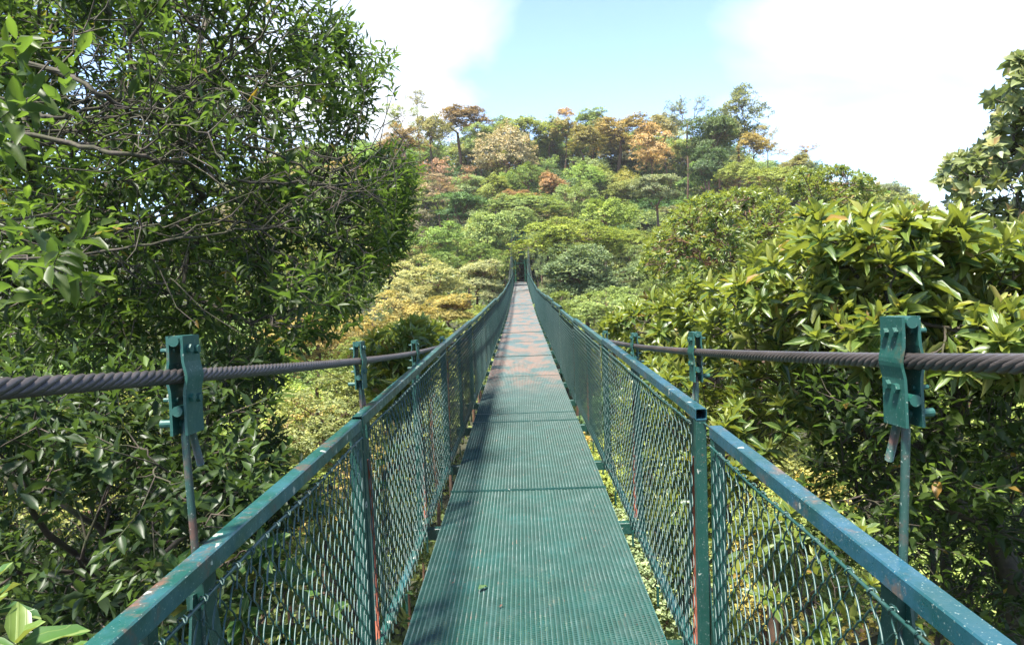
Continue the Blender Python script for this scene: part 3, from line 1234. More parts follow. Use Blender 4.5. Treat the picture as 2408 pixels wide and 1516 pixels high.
for z0 in (3.15, 5.7):
    for dy in (-.13,):
        mb = MB()
        mb.bar((-.52, TY + dy, z0), (.52, TY + dy, z0), .09, .09)
        mb.bar((-.52, TY + dy, z0 + 1.15), (.52, TY + dy, z0 + 1.15), .09, .09)
        mb.bar((-.5, TY + dy - .01, z0 + .05), (.5, TY + dy - .01, z0 + 1.1), .045, .03, up=(0, 1, 0))
        mb.bar((-.5, TY + dy + .02, z0 + 1.1), (.5, TY + dy + .02, z0 + .05), .045, .03, up=(0, 1, 0))
        tower_part('cross_frame', mb)


# ------------------------------------------------------------------ thin haze over the valley
def haze_box():
    m, t, o = newmat('haze')
    v = N(t, 'ShaderNodeVolumePrincipled')
    v.inputs['Color'].default_value = (0.93, 0.96, 1.0, 1)
    v.inputs['Density'].default_value = 0.0003
    v.inputs['Anisotropy'].default_value = 0.2
    t.links.new(v.outputs[0], o.inputs['Volume'])
    import bmesh
    bm = bmesh.new()
    bmesh.ops.create_cube(bm, size=1.0)
    bmesh.ops.scale(bm, vec=(910, 1010, 84), verts=bm.verts)
    bmesh.ops.translate(bm, vec=(0, 300, 7), verts=bm.verts)
    me = bpy.data.meshes.new('haze')
    bm.to_mesh(me)
    bm.free()
    me.materials.append(m)
    link('haze', me, kind='stuff')


haze_box()

#TREES#
# ------------------------------------------------------------------ near trees
def place_leaf_objects(P, nmax, parent, mat, variants=6, kind='fine', name='leaf', cap=0.9):
    """the leaves that show largest become objects of their own (shared meshes); returns the rest"""
    px, py = proj(P['pos'])
    vis = (px > 0) & (px < 2408) & (py > 0) & (py < 1516)
    size = np.where(vis, P['l'] / np.maximum(P['pos'][:, 1], .5), 0)
    # spread over the picture a little: nearest first
    order = np.argsort(-size)[:nmax]
    m = np.zeros(len(size), bool)
    m[order] = True
    tq = np.quantile(P['t'][m], np.linspace(0.04, .96, variants))
    mes = []
    for t_ in list(tq) + [0.99]:
        v, fs, ti, uv = leaves_geo(np.zeros((1, 3)), np.array([[0, 1., 0]]), np.array([[0, 0, 1.]]), np.array([1.0]), np.array([0.26]), kind, np.array([t_]))
        mes.append(mesh_np(name, v, fs, mat, True, ti, uv))
    S = sel(P, m)
    x, y, z = frames(S['d'], S['n'])
    for i in range(len(S['pos'])):
        q = len(mes) - 1 if S['t'][i] > .96 else int(np.abs(tq - S['t'][i]).argmin())
        o = bpy.data.objects.new(name, mes[q])
        COL.objects.link(o)
        o.parent = parent
        Mx = Matrix(((x[i][0], y[i][0], z[i][0], 0), (x[i][1], y[i][1], z[i][1], 0), (x[i][2], y[i][2], z[i][2], 0), (0, 0, 0, 1)))
        w = S['w'][i] / 0.26
        Mx = Mx @ Matrix.Diagonal((w, S['l'][i], S['l'][i], 1))
        Mx.translation = Vector(S['pos'][i]) - parent.location
        o.matrix_basis = Mx
    return sel(P, ~m)


def thing_tree(name, label, cat, base, group=None):
    o = link(name, None, None, tuple(base), category=cat, label=label)
    if group:
        o['group'] = group
    o.empty_display_size = .5
    return o


def part(name, me, root, **props):
    """mesh in world coordinates -> child of root"""
    me.transform(Matrix.Translation(-root.location))
    return link(name, me, root, **props)


def pts_in_poly(poly, zlo, zhi, n, clear=1.15, thick=None, clump=None, seed=1):
    """points in the volume whose outline, seen from the bridge, is poly; always outside the bridge"""
    poly = np.array(poly, float)
    x0, y0 = poly.min(0)
    x1, y1 = poly.max(0)
    out_ = []
    tot = 0
    while tot < n:
        k = n * 3
        px = RNG.uniform(x0, x1, k)
        py = RNG.uniform(y0, y1, k)
        ok = inpoly(px, py, poly)
        px, py = px[ok], py[ok]
        lo = zlo(px, py) if callable(zlo) else np.full(len(px), zlo)
        hi = zhi(px, py) if callable(zhi) else np.full(len(px), zhi)
        lo = np.maximum(lo, clear * 1605 / np.maximum(1, np.abs(px - 1224)))
        hi = np.maximum(hi, lo + 1.5)
        # equal density in space, not in the picture
        u = RNG.random(len(px))
        Y = (lo ** 3 + u * (hi ** 3 - lo ** 3)) ** (1 / 3)
        v = np.stack([px - 1204.0, -(py - 758.0), np.full(len(px), -FPX)], -1) @ _R3.T
        P = np.stack([v[:, 0] * Y / v[:, 1], Y, CAM_Z + v[:, 2] * Y / v[:, 1]], -1)
        if clump:
            P = P[clumpy(P, clump[0], clump[1], seed)]
        P = P[np.abs(P[:, 0]) > .95]
        out_.append(P)
        tot += len(P)
    return np.concatenate(out_)[:n]


def near_tree(name, label, cat, tips, trunk_base, trunk_top, leaf, mats, nobj, r_tip=.004, droop=0.0, group=None, bark='bark', trunk_r=None, start_pts=None, leafname='leaf', kind2='mid', pexp=.42):
    root = thing_tree(name, label, cat, trunk_base, group)
    mb = MB()
    dirs = grow(mb, trunk_top, tips, r_tip=r_tip, droop=droop, pexp=pexp)
    part('branches', mb.mesh('branches', M[bark], True), root)
    tb_ = np.array(trunk_base, float)
    tt = np.array(trunk_top, float)
    r1 = r_tip * len(tips) ** pexp * 1.1 if trunk_r is None else trunk_r
    mb = MB()
    n = 7
    q = np.linspace(0, 1, n)[:, None]
    pts = tb_ + (tt - tb_) * q + RNG.normal(size=(n, 3)) * np.array([.05, .05, 0]) * np.linalg.norm(tt - tb_) * .4 * np.sin(q * PI)
    mb.tube(pts, np.linspace(r1 * 1.5, r1, n), 9)
    part('trunk', mb.mesh('trunk', M[bark], True), root)
    P = leaf(tips, dirs)
    if nobj:
        P = place_leaf_objects(P, nobj, root, M[mats], name=leafname)
    if len(P['pos']):
        part('foliage', leaves_mesh('foliage', P, kind2, M[mats]), root, kind='stuff')
    return root


def lf_spray(m, ln, wr, twig, tint=(0, 1), up=.35):
    return lambda tips, dirs: sprays(tips, dirs, m, ln, wr, twig, up, tint)[0]


def lf_ros(m, ln, wr, up=.5, spread=(22, 82), tint=(0, 1), ljit=.2):
    return lambda tips, dirs: rosettes(tips, dirs, m, ln, wr, up, spread, tint, ljit=ljit)


# 1 the big laurel-leaved tree on the left
PL1 = [(-250, -260), (760, -200), (790, 0), (810, 30), (850, 90), (955, 150), (900, 205), (885, 270), (905, 330), (985, 365), (1000, 420), (965, 470),
       (975, 560), (925, 620), (880, 680), (850, 720), (800, 790), (720, 800), (640, 760), (560, 800), (380, 830), (200, 860), (-250, 900)]
tips = pts_in_poly(PL1, 4.0, 8.4, 3500, clump=(.75, .0), seed=5)
near_tree('laurel_tree', 'big dark laurel-leaved tree filling the left of the view above the left cable', 'tree', tips,
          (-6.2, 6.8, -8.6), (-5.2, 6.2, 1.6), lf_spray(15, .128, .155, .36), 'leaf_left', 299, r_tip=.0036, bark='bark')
LAUREL = bpy.data.objects['laurel_tree']
for (pts_, r0) in (([(-320, 150), (60, 250), (130, 280), (300, 235), (430, 210), (560, 130)], .015), ([(-300, 60), (130, 160), (220, 215), (330, 275), (480, 310), (600, 345), (760, 420)], .019),
                   ([(-350, 420), (140, 330), (330, 370), (520, 300), (560, 330)], .013), ([(-330, 260), (120, 330), (280, 360), (400, 385), (480, 388), (500, 420), (640, 430), (800, 440), (960, 400)], .016),
                   ([(-320, 560), (130, 500), (330, 640), (480, 770)], .009), ([(-330, 620), (200, 600), (420, 560), (600, 540), (760, 500), (900, 430)], .010), ([(-320, 330), (200, 300), (420, 370), (700, 520)], .011)):
    mb = MB()
    n_ = len(pts_)
    Zs = 3.7 + 1.1 * np.linspace(0, 1, n_) + .2 * np.sin(np.arange(n_) * 2.1)
    Zs = [max(z_, 1.25 * 1605 / max(1, 1224 - p_[0])) for z_, p_ in zip(Zs, pts_)]
    W = np.array([at(p_[0], p_[1], z_) for p_, z_ in zip(pts_, Zs)])
    tt_ = np.linspace(0, n_ - 1, n_ * 5)
    W = np.stack([np.interp(tt_, np.arange(n_), W[:, i]) for i in range(3)], -1)
    W = np.concatenate([W[:1], (W[:-2] + 2 * W[1:-1] + W[2:]) / 4, W[-1:]])
    W += RNG.normal(size=W.shape) * .008
    mb.tube(W, np.linspace(r0, r0 * .35, len(W)), 7)
    tq = []
    for k in range(3, len(W) - 1, 3):
        tq.append((W[k], W[k] + RNG.normal(size=(5, 3)) * .28 + (W[k] - W[k - 2]) * 2 + np.array([0, .1, .12])))
    for st_, ts_ in tq:
        grow(mb, st_, ts_, r_tip=.0032, sides=5)
    part('limb', mb.mesh('limb', M['bark'], True), LAUREL)
# near sprigs reaching in from the left edge
for i, (x, y, Z, lab) in enumerate(((60, 200, 2.1, 'bright sprig of long leaves reaching in at the upper left edge, under the sky'),
                                    (110, 590, 2.3, 'bright sprig of long leaves at the left edge halfway up, above the left cable'))):
    tp = []
    for k in range(7):
        tp.append(at(x + random.uniform(-130, 120), y + random.uniform(-100, 110), Z + random.uniform(-.25, .5)))
    tp = np.array(tp)
    st = at(-420, y + 160, Z + .8)
    near_tree('leafy_branch', lab, 'branch', tp, at(-900, y + 330, Z + 2.0), st, lf_spray(11, .115, .19, .26, (.45, 1)), 'leaf_left', 70, r_tip=.0022, group=None)

# 2 the shaded tree below the left cable
PL2 = [(-250, 830), (200, 850), (450, 800), (640, 790), (690, 830), (640, 930), (660, 1010), (720, 1090), (740, 1180), (660, 1300), (560, 1516), (300, 1650), (-250, 1650)]
tips = pts_in_poly(PL2, 3.0, 7.5, 2300, clear=1.25, clump=(.8, -.1), seed=9)
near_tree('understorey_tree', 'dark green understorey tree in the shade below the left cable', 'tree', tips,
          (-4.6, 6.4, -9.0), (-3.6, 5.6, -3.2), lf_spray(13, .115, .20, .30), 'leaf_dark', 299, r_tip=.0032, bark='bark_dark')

# 3 big ribbed leaves in the lower left corner
def big_leaf_plant(name, label, centres, base, ln, nobj_each, mat='leaf_big', wr=.24, m=7):
    tips = np.array(centres)
    return near_tree(name, label, 'shrub', tips, base, (np.array(base) * .35 + tips.mean(0) * .65), lf_ros(m, ln, wr, .6, (35, 95)), mat, nobj_each, r_tip=.0045, bark='bark_dark', trunk_r=.012)


cs = [at(-40, 1400, 2.0), at(40, 1510, 1.9), at(-80, 1470, 2.0), at(120, 1570, 2.0), at(-40, 1590, 1.8)]
big_leaf_plant('broad_leaved_shrub', 'shrub with big ribbed bright leaves in the bottom left corner', cs, (-2.6, 2.0, -2.9), .17, 35)
cs = [at(random.uniform(380, 800), random.uniform(1290, 1560), random.uniform(3.3, 4.3)) for _ in range(26)]
cs = [c for c in cs if c[0] < -1.0]
big_leaf_plant('broad_leaved_shrub', 'light green shrub with oval ribbed leaves seen through the near left mesh panel', cs, (-1.9, 3.6, -6.6), .17, 140, m=8)
cs = [at(random.uniform(720, 960), random.uniform(1050, 1500), random.uniform(5.2, 7.0)) for _ in range(46)]
cs = [c for c in cs if c[0] < -1.0]
big_leaf_plant('broad_leaved_shrub', 'yellow-green shrub behind the second left mesh panel, below the deck edge', cs, (-1.9, 5.6, -9), .14, 180, m=8)

# 4 dark rosette tree beside the left railing
tips = pts_in_poly([(845, 860), (870, 790), (960, 760), (1010, 735), (1055, 765), (1060, 800), (1030, 850), (990, 930), (930, 980), (880, 960)], 7.5, 9.5, 210, clear=1.1)
near_tree('glossy_shrub', 'glossy dark green shrub with pointed leaves beside the left railing, behind the left cable clamps', 'shrub', tips,
          (-2.4, 8.6, -13), (-2.3, 8.6, -2.6), lf_ros(13, .19, .17, .45, (20, 90), (0, .62)), 'leaf_rosette', 220, r_tip=.004, bark='bark_dark')

# 5 the big bright rosette shrub on the right
PR1 = [(1405, 800), (1430, 740), (1470, 700), (1560, 690), (1620, 660), (1720, 670), (1750, 600), (1830, 570), (1880, 470), (2000, 475), (2100, 470), (2200, 500), (2330, 505), (2408, 530), (2650, 520),
       (2650, 900), (2200, 890), (1980, 860), (1800, 840), (1600, 850), (1450, 830)]


def zr(px, py):
    return np.interp(px, [1400, 1600, 1800, 2000, 2408], [9.0, 6.4, 4.8, 4.2, 3.5])


PR1 = [(1405, 800), (1430, 740), (1470, 700), (1560, 690), (1620, 660), (1720, 670), (1750, 600), (1830, 570), (1880, 500), (2000, 505), (2100, 500), (2200, 520), (2330, 525), (2408, 540), (2650, 540),
       (2650, 900), (2200, 890), (1980, 860), (1800, 840), (1600, 850), (1450, 830)]
tips = pts_in_poly(PR1, zr, lambda a, b: zr(a, b) + 2.6, 1250, clear=1.05, clump=(.55, -.28), seed=3)
near_tree('rosette_shrub', 'big sunlit shrub with whorls of long pointed yellow-green leaves behind the right cable', 'shrub', tips,
          (4.6, 5.6, -8.0), (4.0, 5.6, -1.0), lf_ros(14, .165, .145, .5, (14, 98), ljit=.40), 'leaf_rosette', 299, r_tip=.0048, bark='bark', kind2='fine')
# 6 lower one, seen under the cable and through the mesh
PR2 = [(1450, 850), (1620, 850), (1900, 860), (1950, 960), (1880, 1050), (1800, 1100), (1700, 1180), (1640, 1280), (1600, 1380), (1500, 1200), (1450, 1000)]
tips = pts_in_poly(PR2, 5.2, 8.2, 460, clear=1.15, clump=(.5, -.4), seed=4)
near_tree('rosette_shrub', 'lower rosette-leaved shrub under the right cable, behind the far end of the nearest mesh', 'shrub', tips,
          (2.6, 6.6, -11), (2.5, 6.6, -4.5), lf_ros(12, .15, .17, .5, (18, 92), (0, .9)), 'leaf_rosette', 240, r_tip=.004, bark='bark_dark')
# 7 low bright shrub under the near right mesh
cs = [at(random.uniform(1690, 2060), random.uniform(1180, 1600), random.uniform(3.2, 4.4)) for _ in range(34)]
cs = [c for c in cs if c[0] > 1.0]
near_tree('rosette_shrub', 'low yellow-green shrub glowing through the nearest right mesh panel', 'shrub', np.array(cs),
          (1.9, 3.9, -6.5), (1.8, 3.9, -2.2), lf_ros(10, .12, .18, .5, (20, 85), (.2, .95)), 'leaf_rosette', 160, r_tip=.003, bark='bark_dark', trunk_r=.015)
# 8 bare twiggy undergrowth with darker leaves at the lower right
PR3 = [(1880, 870), (2200, 880), (2650, 860), (2650, 1650), (2300, 1600), (2050, 1400), (1900, 1250), (1880, 1100), (1930, 980)]
tips = pts_in_poly(PR3, 3.8, 7.6, 1500, clear=1.3, clump=(.6, -.05), seed=14)
near_tree('understorey_tree', 'shaded understorey tree with many bare brown limbs at the lower right', 'tree', tips,
          (5.2, 7.0, -9.6), (4.6, 6.6, -4.8), lf_spray(9, .105, .22, .28), 'leaf_left', 299, r_tip=.0030, bark='bark', pexp=.40, trunk_r=.05)
# bare trunks standing in it
for (a, b, Z0, r, lab) in (((2270, 880), (2230, 1330), 7.2, .055, 'slim mottled trunk rising behind the right cable near the right edge'),
                           ((2010, 980), (2420, 1330), 5.6, .05, 'mossy leaning trunk crossing the lower right corner'),
                           ((1890, 900), (2300, 1120), 6.4, .03, 'thin arching bare stem below the right cable')):
    p0, p1 = at(*b, Z0), at(*a, Z0 + .5)
    d = p1 - p0
    root = thing_tree('bare_trunk', lab, 'trunk', (p0[0] - d[0] * .9, Z0, float(ground_z(p0[0] - d[0] * .9, Z0)) - .2))
    mb = MB()
    q = np.linspace(0, 1, 12)
    pts = np.stack([np.interp(q, [0, .5, 1], [root.location[i], p0[i], p1[i]]) for i in range(3)], -1) + RNG.normal(size=(12, 3)) * .05
    mb.tube(pts, np.linspace(r * 1.3, r * .7, 12), 8)
    part('trunk', mb.mesh('trunk', M['bark'], True), root)
    tp = p1 + RNG.normal(size=(14, 3)) * np.array([.5, .5, .25]) + np.array([0, 0, .35])
    mb = MB()
    grow(mb, p1, tp, r_tip=.005)
    part('branches', mb.mesh('branches', M['bark'], True), root)

# 9 round-leaved tree at the right edge
PR4 = [(2345, 150), (2420, 120), (2700, 80), (2700, 640), (2380, 620), (2290, 560), (2240, 500), (2230, 450), (2212, 400), (2225, 370), (2290, 345), (2330, 290), (2325, 230), (2345, 180)]
tips = pts_in_poly(PR4, 8.0, 10.5, 640, clump=(.9, -.8), seed=6)
near_tree('round_leaved_tree', 'tree with broad olive leaves rising at the right edge against the sky', 'tree', tips,
          (7.6, 9.4, -11), (7.4, 9.4, 2.4), lf_ros(14, .165, .30, .3, (30, 110), (.25, 1)), 'leaf_round', 260, r_tip=.006, bark='bark', kind2='mid')


# ------------------------------------------------------------------ canopy tree kinds
def crown_tips(kind, n, rng):
    """unit crown: radius 1, height -1..1 (scaled per tree)"""
    if kind == 'dome':
        d = rnd_unit(n * 3)
        d = d[d[:, 2] > -.25]
        r = rng.uniform(.72, 1.0, len(d)) * (1 + .13 * np.sin(d[:, 0] * 6 + 1) * np.cos(d[:, 1] * 5))
        P = d * r[:, None]
        P[:, 2] = P[:, 2] * 1.25 - .35
    elif kind == 'umbrella':
        k = 34
        cen = rng.uniform(-1, 1, (k, 2))
        cen = cen[(cen ** 2).sum(1) < .82]
        cz = .70 - 1.0 * (cen ** 2).sum(1) + rng.normal(size=len(cen)) * .20
        i = rng.integers(0, len(cen), n * 2)
        off = rng.normal(size=(n * 2, 2)) * .17
        P = np.concatenate([cen[i] + off, (cz[i] - 3.2 * (off ** 2).sum(1) + rng.normal(size=n * 2) * .06)[:, None]], 1)
    elif kind == 'layered':
        k = 26
        cen = rng.uniform(-1, 1, (k * 2, 3))
        cen = cen[(cen ** 2).sum(1) < 1.0][:k]
        i = rng.integers(0, len(cen), n * 2)
        off = rng.normal(size=(n * 2, 2)) * .22
        P = np.concatenate([cen[i][:, :2] + off, (cen[i][:, 2] - 2.0 * (off ** 2).sum(1) + rng.normal(size=n * 2) * .045)[:, None]], 1)
    elif kind == 'round':
        k = 15
        cen = rnd_unit(k) * rng.uniform(.35, .72, (k, 1))
        i = rng.integers(0, k, n * 2)
        d = rnd_unit(n * 2)
        d[:, 2] = np.abs(d[:, 2]) * .9 - .18
        P = cen[i] + d * rng.uniform(.30, .42, (n * 2, 1))
    elif kind == 'sparse':
        k = 13
        cen = rng.uniform(-1, 1, (k * 3, 3))
        cen = cen[((cen ** 2).sum(1) < 1.0)][:k]
        i = rng.integers(0, len(cen), n)
        P = cen[i] + rng.normal(size=(n, 3)) * np.array([.17, .17, .07])
    P = P[clumpy(P, .45, -.75, int(rng.integers(999)))]
    if len(P) > n:
        P = P[rng.choice(len(P), n, replace=False)]
    return P


PROTO = {}


def proto(kind, v, fine=False):
    key = (kind, v, fine)
    if key in PROTO:
        return PROTO[key]
    rng = np.random.default_rng(abs(hash((len(kind) * 31 + ord(kind[0]), v, fine))) % 99991)
    n = {'dome': 800, 'umbrella': 820, 'layered': 860, 'round': 820, 'sparse': 330}[kind]
    if fine:
        n = int(n * 2.0)
    P = crown_tips(kind, n, rng)
    mb = MB()
    sp = random.Random(v * 7 + len(kind))
    start = (0, 0, -1.15 if kind != 'umbrella' else -1.0)
    sub = P[rng.choice(len(P), min(len(P), 150), replace=False)]
    grow(mb, start, sub - np.array([0, 0, .04]), r_tip=.0052 if kind != 'sparse' else .0045, pexp=.40, sides=4, rng=sp, f=(.3, .5), wob=.12)
    br = mb.mesh('branches', M['bark_far'], True)
    m = 13 if not fine else 12
    ln = .068 if not fine else .050
    if kind == 'sparse':
        m = 16
        ln = .052
    dirs = unit(P * np.array([1, 1, 1.2]) + np.array([0, 0, .35]))
    R_ = rosettes(P, dirs, m, ln, .30, .3, (20, 110), (0, 1), young=True, ljit=.35)
    # loosen: leaves spread round each twig end
    R_['pos'] = R_['pos'] + RNG.normal(size=R_['pos'].shape) * np.array([.038, .038, .02]) * (1 if not fine else .7)
    R_['t'] = np.clip(RNG.normal(size=len(R_['t'])) * .2 + .45 + .25 * np.repeat(RNG.normal(size=len(P)), m), 0, 1)
    cr_ = leaves_mesh('crown', R_, 'low' if not fine else 'mid', M['leaf_far'])
    PROTO[key] = (br, cr_)
    return PROTO[key]


_trunk_mats = {}


def canopy_tree(c, rx, rz, kind, color, label, group=None, name='canopy_tree', bark='bark_far', v=None, fine=False, rot=None, lean=0.0):
    """c: centre of the crown in the world"""
    c = np.array(c, float)
    bx, by = c[0] + RNG.normal() * rx * .12 - lean * rx, c[1] + RNG.normal() * rx * .1
    gz = float(ground_z(bx, by)) - .3
    gz = min(gz, c[2] - rz * 1.3)
    root = thing_tree(name, label, 'tree', (bx, by, gz), group)
    v = int(RNG.integers(0, 2)) if v is None else v
    br, crn = proto(kind, v, fine)
    sz = -1.15 if kind != 'umbrella' else -1.0
    rr = rot if rot is not None else RNG.uniform(0, 6.28)
    for nm, me in (('branches', br), ('crown', crn)):
        o = link(nm, me, root, (c[0] - bx, c[1] - by, c[2] - gz))
        o.rotation_euler = (0, 0, rr)
        o.scale = (rx, rx, rz)
        if nm == 'crown':
            o.color = (color[0], color[1], color[2], 1)
        elif bark != 'bark_far':
            pass
    top = np.array([c[0], c[1], c[2] + sz * rz])
    mb = MB()
    n = 6
    q = np.linspace(0, 1, n)[:, None]
    b0 = np.array([bx, by, gz])
    pts = b0 + (top - b0) * q + RNG.normal(size=(n, 3)) * np.array([.1, .1, 0]) * np.sin(q * PI) * rx * .25
    pts[-1] = top
    r1 = max(.05, rx * .0052 * 150 ** .40)
    mb.tube(pts, np.linspace(r1 * 1.35, r1, n), 7)
    part('trunk', mb.mesh('trunk', M[bark], True), root)
    return root


def key_tree(px, py, wpx, hpx, Z, kind, color, label, **kw):
    if type(color) is tuple and color not in (PINK, OLIVE, GOLD, ORANGE, YGREEN, GREEN, DGREEN, LGREEN, PALE, GREY):
        color = tuple(min(.42, q * 1.65) for q in color)
    return canopy_tree(at(px, py, Z), wpx / 2 * mpp(Z), hpx / 2 * mpp(Z), kind, color, label, **kw)


# leaf colours of the kinds of tree
PINK = (0.34, 0.285, 0.17)
OLIVE = (0.26, 0.245, 0.085)
GOLD = (0.36, 0.30, 0.10)
ORANGE = (0.46, 0.31, 0.14)
YGREEN = (0.26, 0.30, 0.07)
GREEN = (0.175, 0.225, 0.055)
DGREEN = (0.075, 0.12, 0.04)
LGREEN = (0.22, 0.285, 0.085)
PALE = (0.32, 0.33, 0.17)
GREY = (0.20, 0.225, 0.12)

KEY = [
    # px, py, w, h, Z, kind, colour, label
    (1186, 350, 155, 120, 100, 'dome', PINK, 'dome-shaped pinkish brown tree in the middle of the far hill, dark limbs showing below'),
    (1075, 282, 160, 60, 108, 'umbrella', (0.16, 0.11, 0.055), 'thin flat-topped brownish tree on the skyline left of the pinkish dome tree'),
    (1010, 300, 110, 80, 106, 'umbrella', OLIVE, 'olive flat-topped tree on the skyline just right of the big laurel tree'),
    (938, 262, 90, 80, 100, 'sparse', YGREEN, 'open yellow-green tree on the skyline directly behind the edge of the big laurel tree'),
    (950, 330, 130, 80, 96, 'umbrella', (0.17, 0.12, 0.05), 'brownish flat-crowned tree below the skyline beside the big laurel tree'),
    (1128, 330, 90, 90, 104, 'round', LGREEN, 'fresh green tree tucked left of the pinkish dome tree'),
    (1243, 297, 150, 62, 110, 'umbrella', YGREEN, 'yellow-green flat-topped tree on the skyline right of the pinkish dome tree'),
    (1330, 268, 42, 30, 110, 'umbrella', ORANGE, 'tiny orange crown poking up highest in the middle of the skyline'),
    (1332, 300, 70, 60, 109, 'umbrella', GOLD, 'golden flat crown just under the tiny orange one on the skyline'),
    (1397, 285, 90, 70, 112, 'round', LGREEN, 'rounded light green tree on the skyline left of the wide golden umbrella tree'),
    (1458, 303, 190, 80, 104, 'umbrella', (0.165, 0.125, 0.04), 'wide golden-brown umbrella tree with dark spreading limbs on the skyline'),
    (1370, 330, 110, 70, 101, 'umbrella', (0.15, 0.13, 0.04), 'olive-gold umbrella tree below the left side of the wide golden one'),
    (1532, 335, 100, 92, 98, 'layered', ORANGE, 'bright orange tree left of the tall dark tree on the skyline'),
    (1614, 250, 100, 95, 92, 'sparse', GREY, 'tall thin airy tree standing against the sky, left of the leaning skyline tree'),
    (1735, 265, 120, 125, 92, 'layered', (0.10, 0.11, 0.035), 'tall layered tree standing highest against the sky, right of the airy one'),
    (1665, 330, 160, 130, 88, 'round', (0.060, 0.085, 0.028), 'big rounded olive-green tree under the two tall skyline trees'),
    (1660, 385, 120, 110, 84, 'round', DGREEN, 'dark green round tree with deep shadows below the tall skyline trees'),
    (1772, 345, 100, 70, 86, 'umbrella', (0.19, 0.145, 0.04), 'golden flat-layered tree right of the dark round tree'),
    (1805, 322, 50, 60, 88, 'sparse', GOLD, 'small airy golden tree against the sky, right of the tall layered tree'),
    (1878, 352, 80, 50, 80, 'sparse', (0.24, 0.15, 0.04), 'small open orange-gold tree standing alone against the sky on the right'),
    (1742, 400, 100, 60, 78, 'umbrella', YGREEN, 'yellow-green flat tree below the golden layered one'),
    (1880, 385, 90, 50, 70, 'umbrella', OLIVE, 'olive flat tree just below the lone orange-gold tree'),
    (1544, 440, 140, 80, 76, 'round', GREY, 'grey-green fine-leaved round tree left below the dark round tree'),
    (1292, 436, 85, 65, 88, 'umbrella', (0.22, 0.135, 0.065), 'rusty orange small tree above the bridge tower, right of centre'),
    (1222, 462, 110, 36, 84, 'umbrella', (0.22, 0.14, 0.07), 'low rusty orange crown just above the bridge tower'),
    (1165, 445, 90, 70, 86, 'umbrella', YGREEN, 'small yellow-green flat tree with a dark shaded underside left of the rusty crowns'),
    (1241, 412, 100, 60, 90, 'dome', (0.10, 0.14, 0.03), 'green dome tree between the pinkish dome tree and the rusty crowns'),
    (1050, 400, 120, 110, 90, 'sparse', (0.22, 0.13, 0.08), 'half-bare pinkish tree with pale twigs left of the pinkish dome tree'),
    (1030, 450, 110, 80, 84, 'sparse', (0.20, 0.15, 0.09), 'thin pale pinkish tree below the half-bare one'),
    (1345, 455, 100, 90, 82, 'layered', LGREEN, 'light green loose tree right of the small rusty orange tree'),
    (1420, 500, 150, 100, 60, 'umbrella', (0.125, 0.165, 0.03), 'bright green umbrella tree with a visible dark stem, right above the bridge end'),
    (1340, 552, 260, 95, 50, 'umbrella', (0.14, 0.17, 0.030), 'broad yellow-green flat crown touching the right side of the bridge tower'),
    (1480, 575, 150, 80, 52, 'umbrella', (0.13, 0.16, 0.035), 'yellow-green crown right behind the broad flat one'),
    (1378, 645, 275, 175, 45, 'round', (0.085, 0.115, 0.050), 'large grey-green round tree right of the bridge end, below the flat yellow-green crown'),
    (1150, 545, 150, 130, 62, 'round', LGREEN, 'bushy light green tree left of the bridge tower'),
    (1075, 490, 150, 90, 72, 'round', (0.060, 0.105, 0.035), 'blue-green round tree up the slope from the bushy light green tree'),
    (1250, 505, 140, 60, 82, 'umbrella', (0.15, 0.17, 0.06), 'pale green flat crown directly above the bridge tower'),
    (1010, 560, 150, 110, 55, 'layered', (0.10, 0.15, 0.03), 'bright green layered tree between the laurel tree and the bushy light green tree'),
    (1100, 600, 150, 70, 50, 'layered', (0.09, 0.13, 0.03), 'green layered tree low left of the bridge end'),
    (1120, 655, 170, 100, 40, 'round', PALE, 'pale cream-green bush canopy just left of the far railing'),
    (1000, 650, 190, 100, 36, 'layered', (0.20, 0.20, 0.08), 'pale yellow canopy with dry twigs behind the laurel tree edge'),
    (1050, 730, 180, 90, 26, 'round', GOLD, 'golden yellow canopy left of the middle railing'),
    (915, 745, 220, 120, 22, 'layered', (0.21, 0.175, 0.06), 'orange-tinged yellow canopy above the left cable'),
    (740, 790, 220, 130, 20, 'layered', (0.21, 0.16, 0.055), 'yellow canopy glimpsed through the lower twigs of the laurel tree'),
]
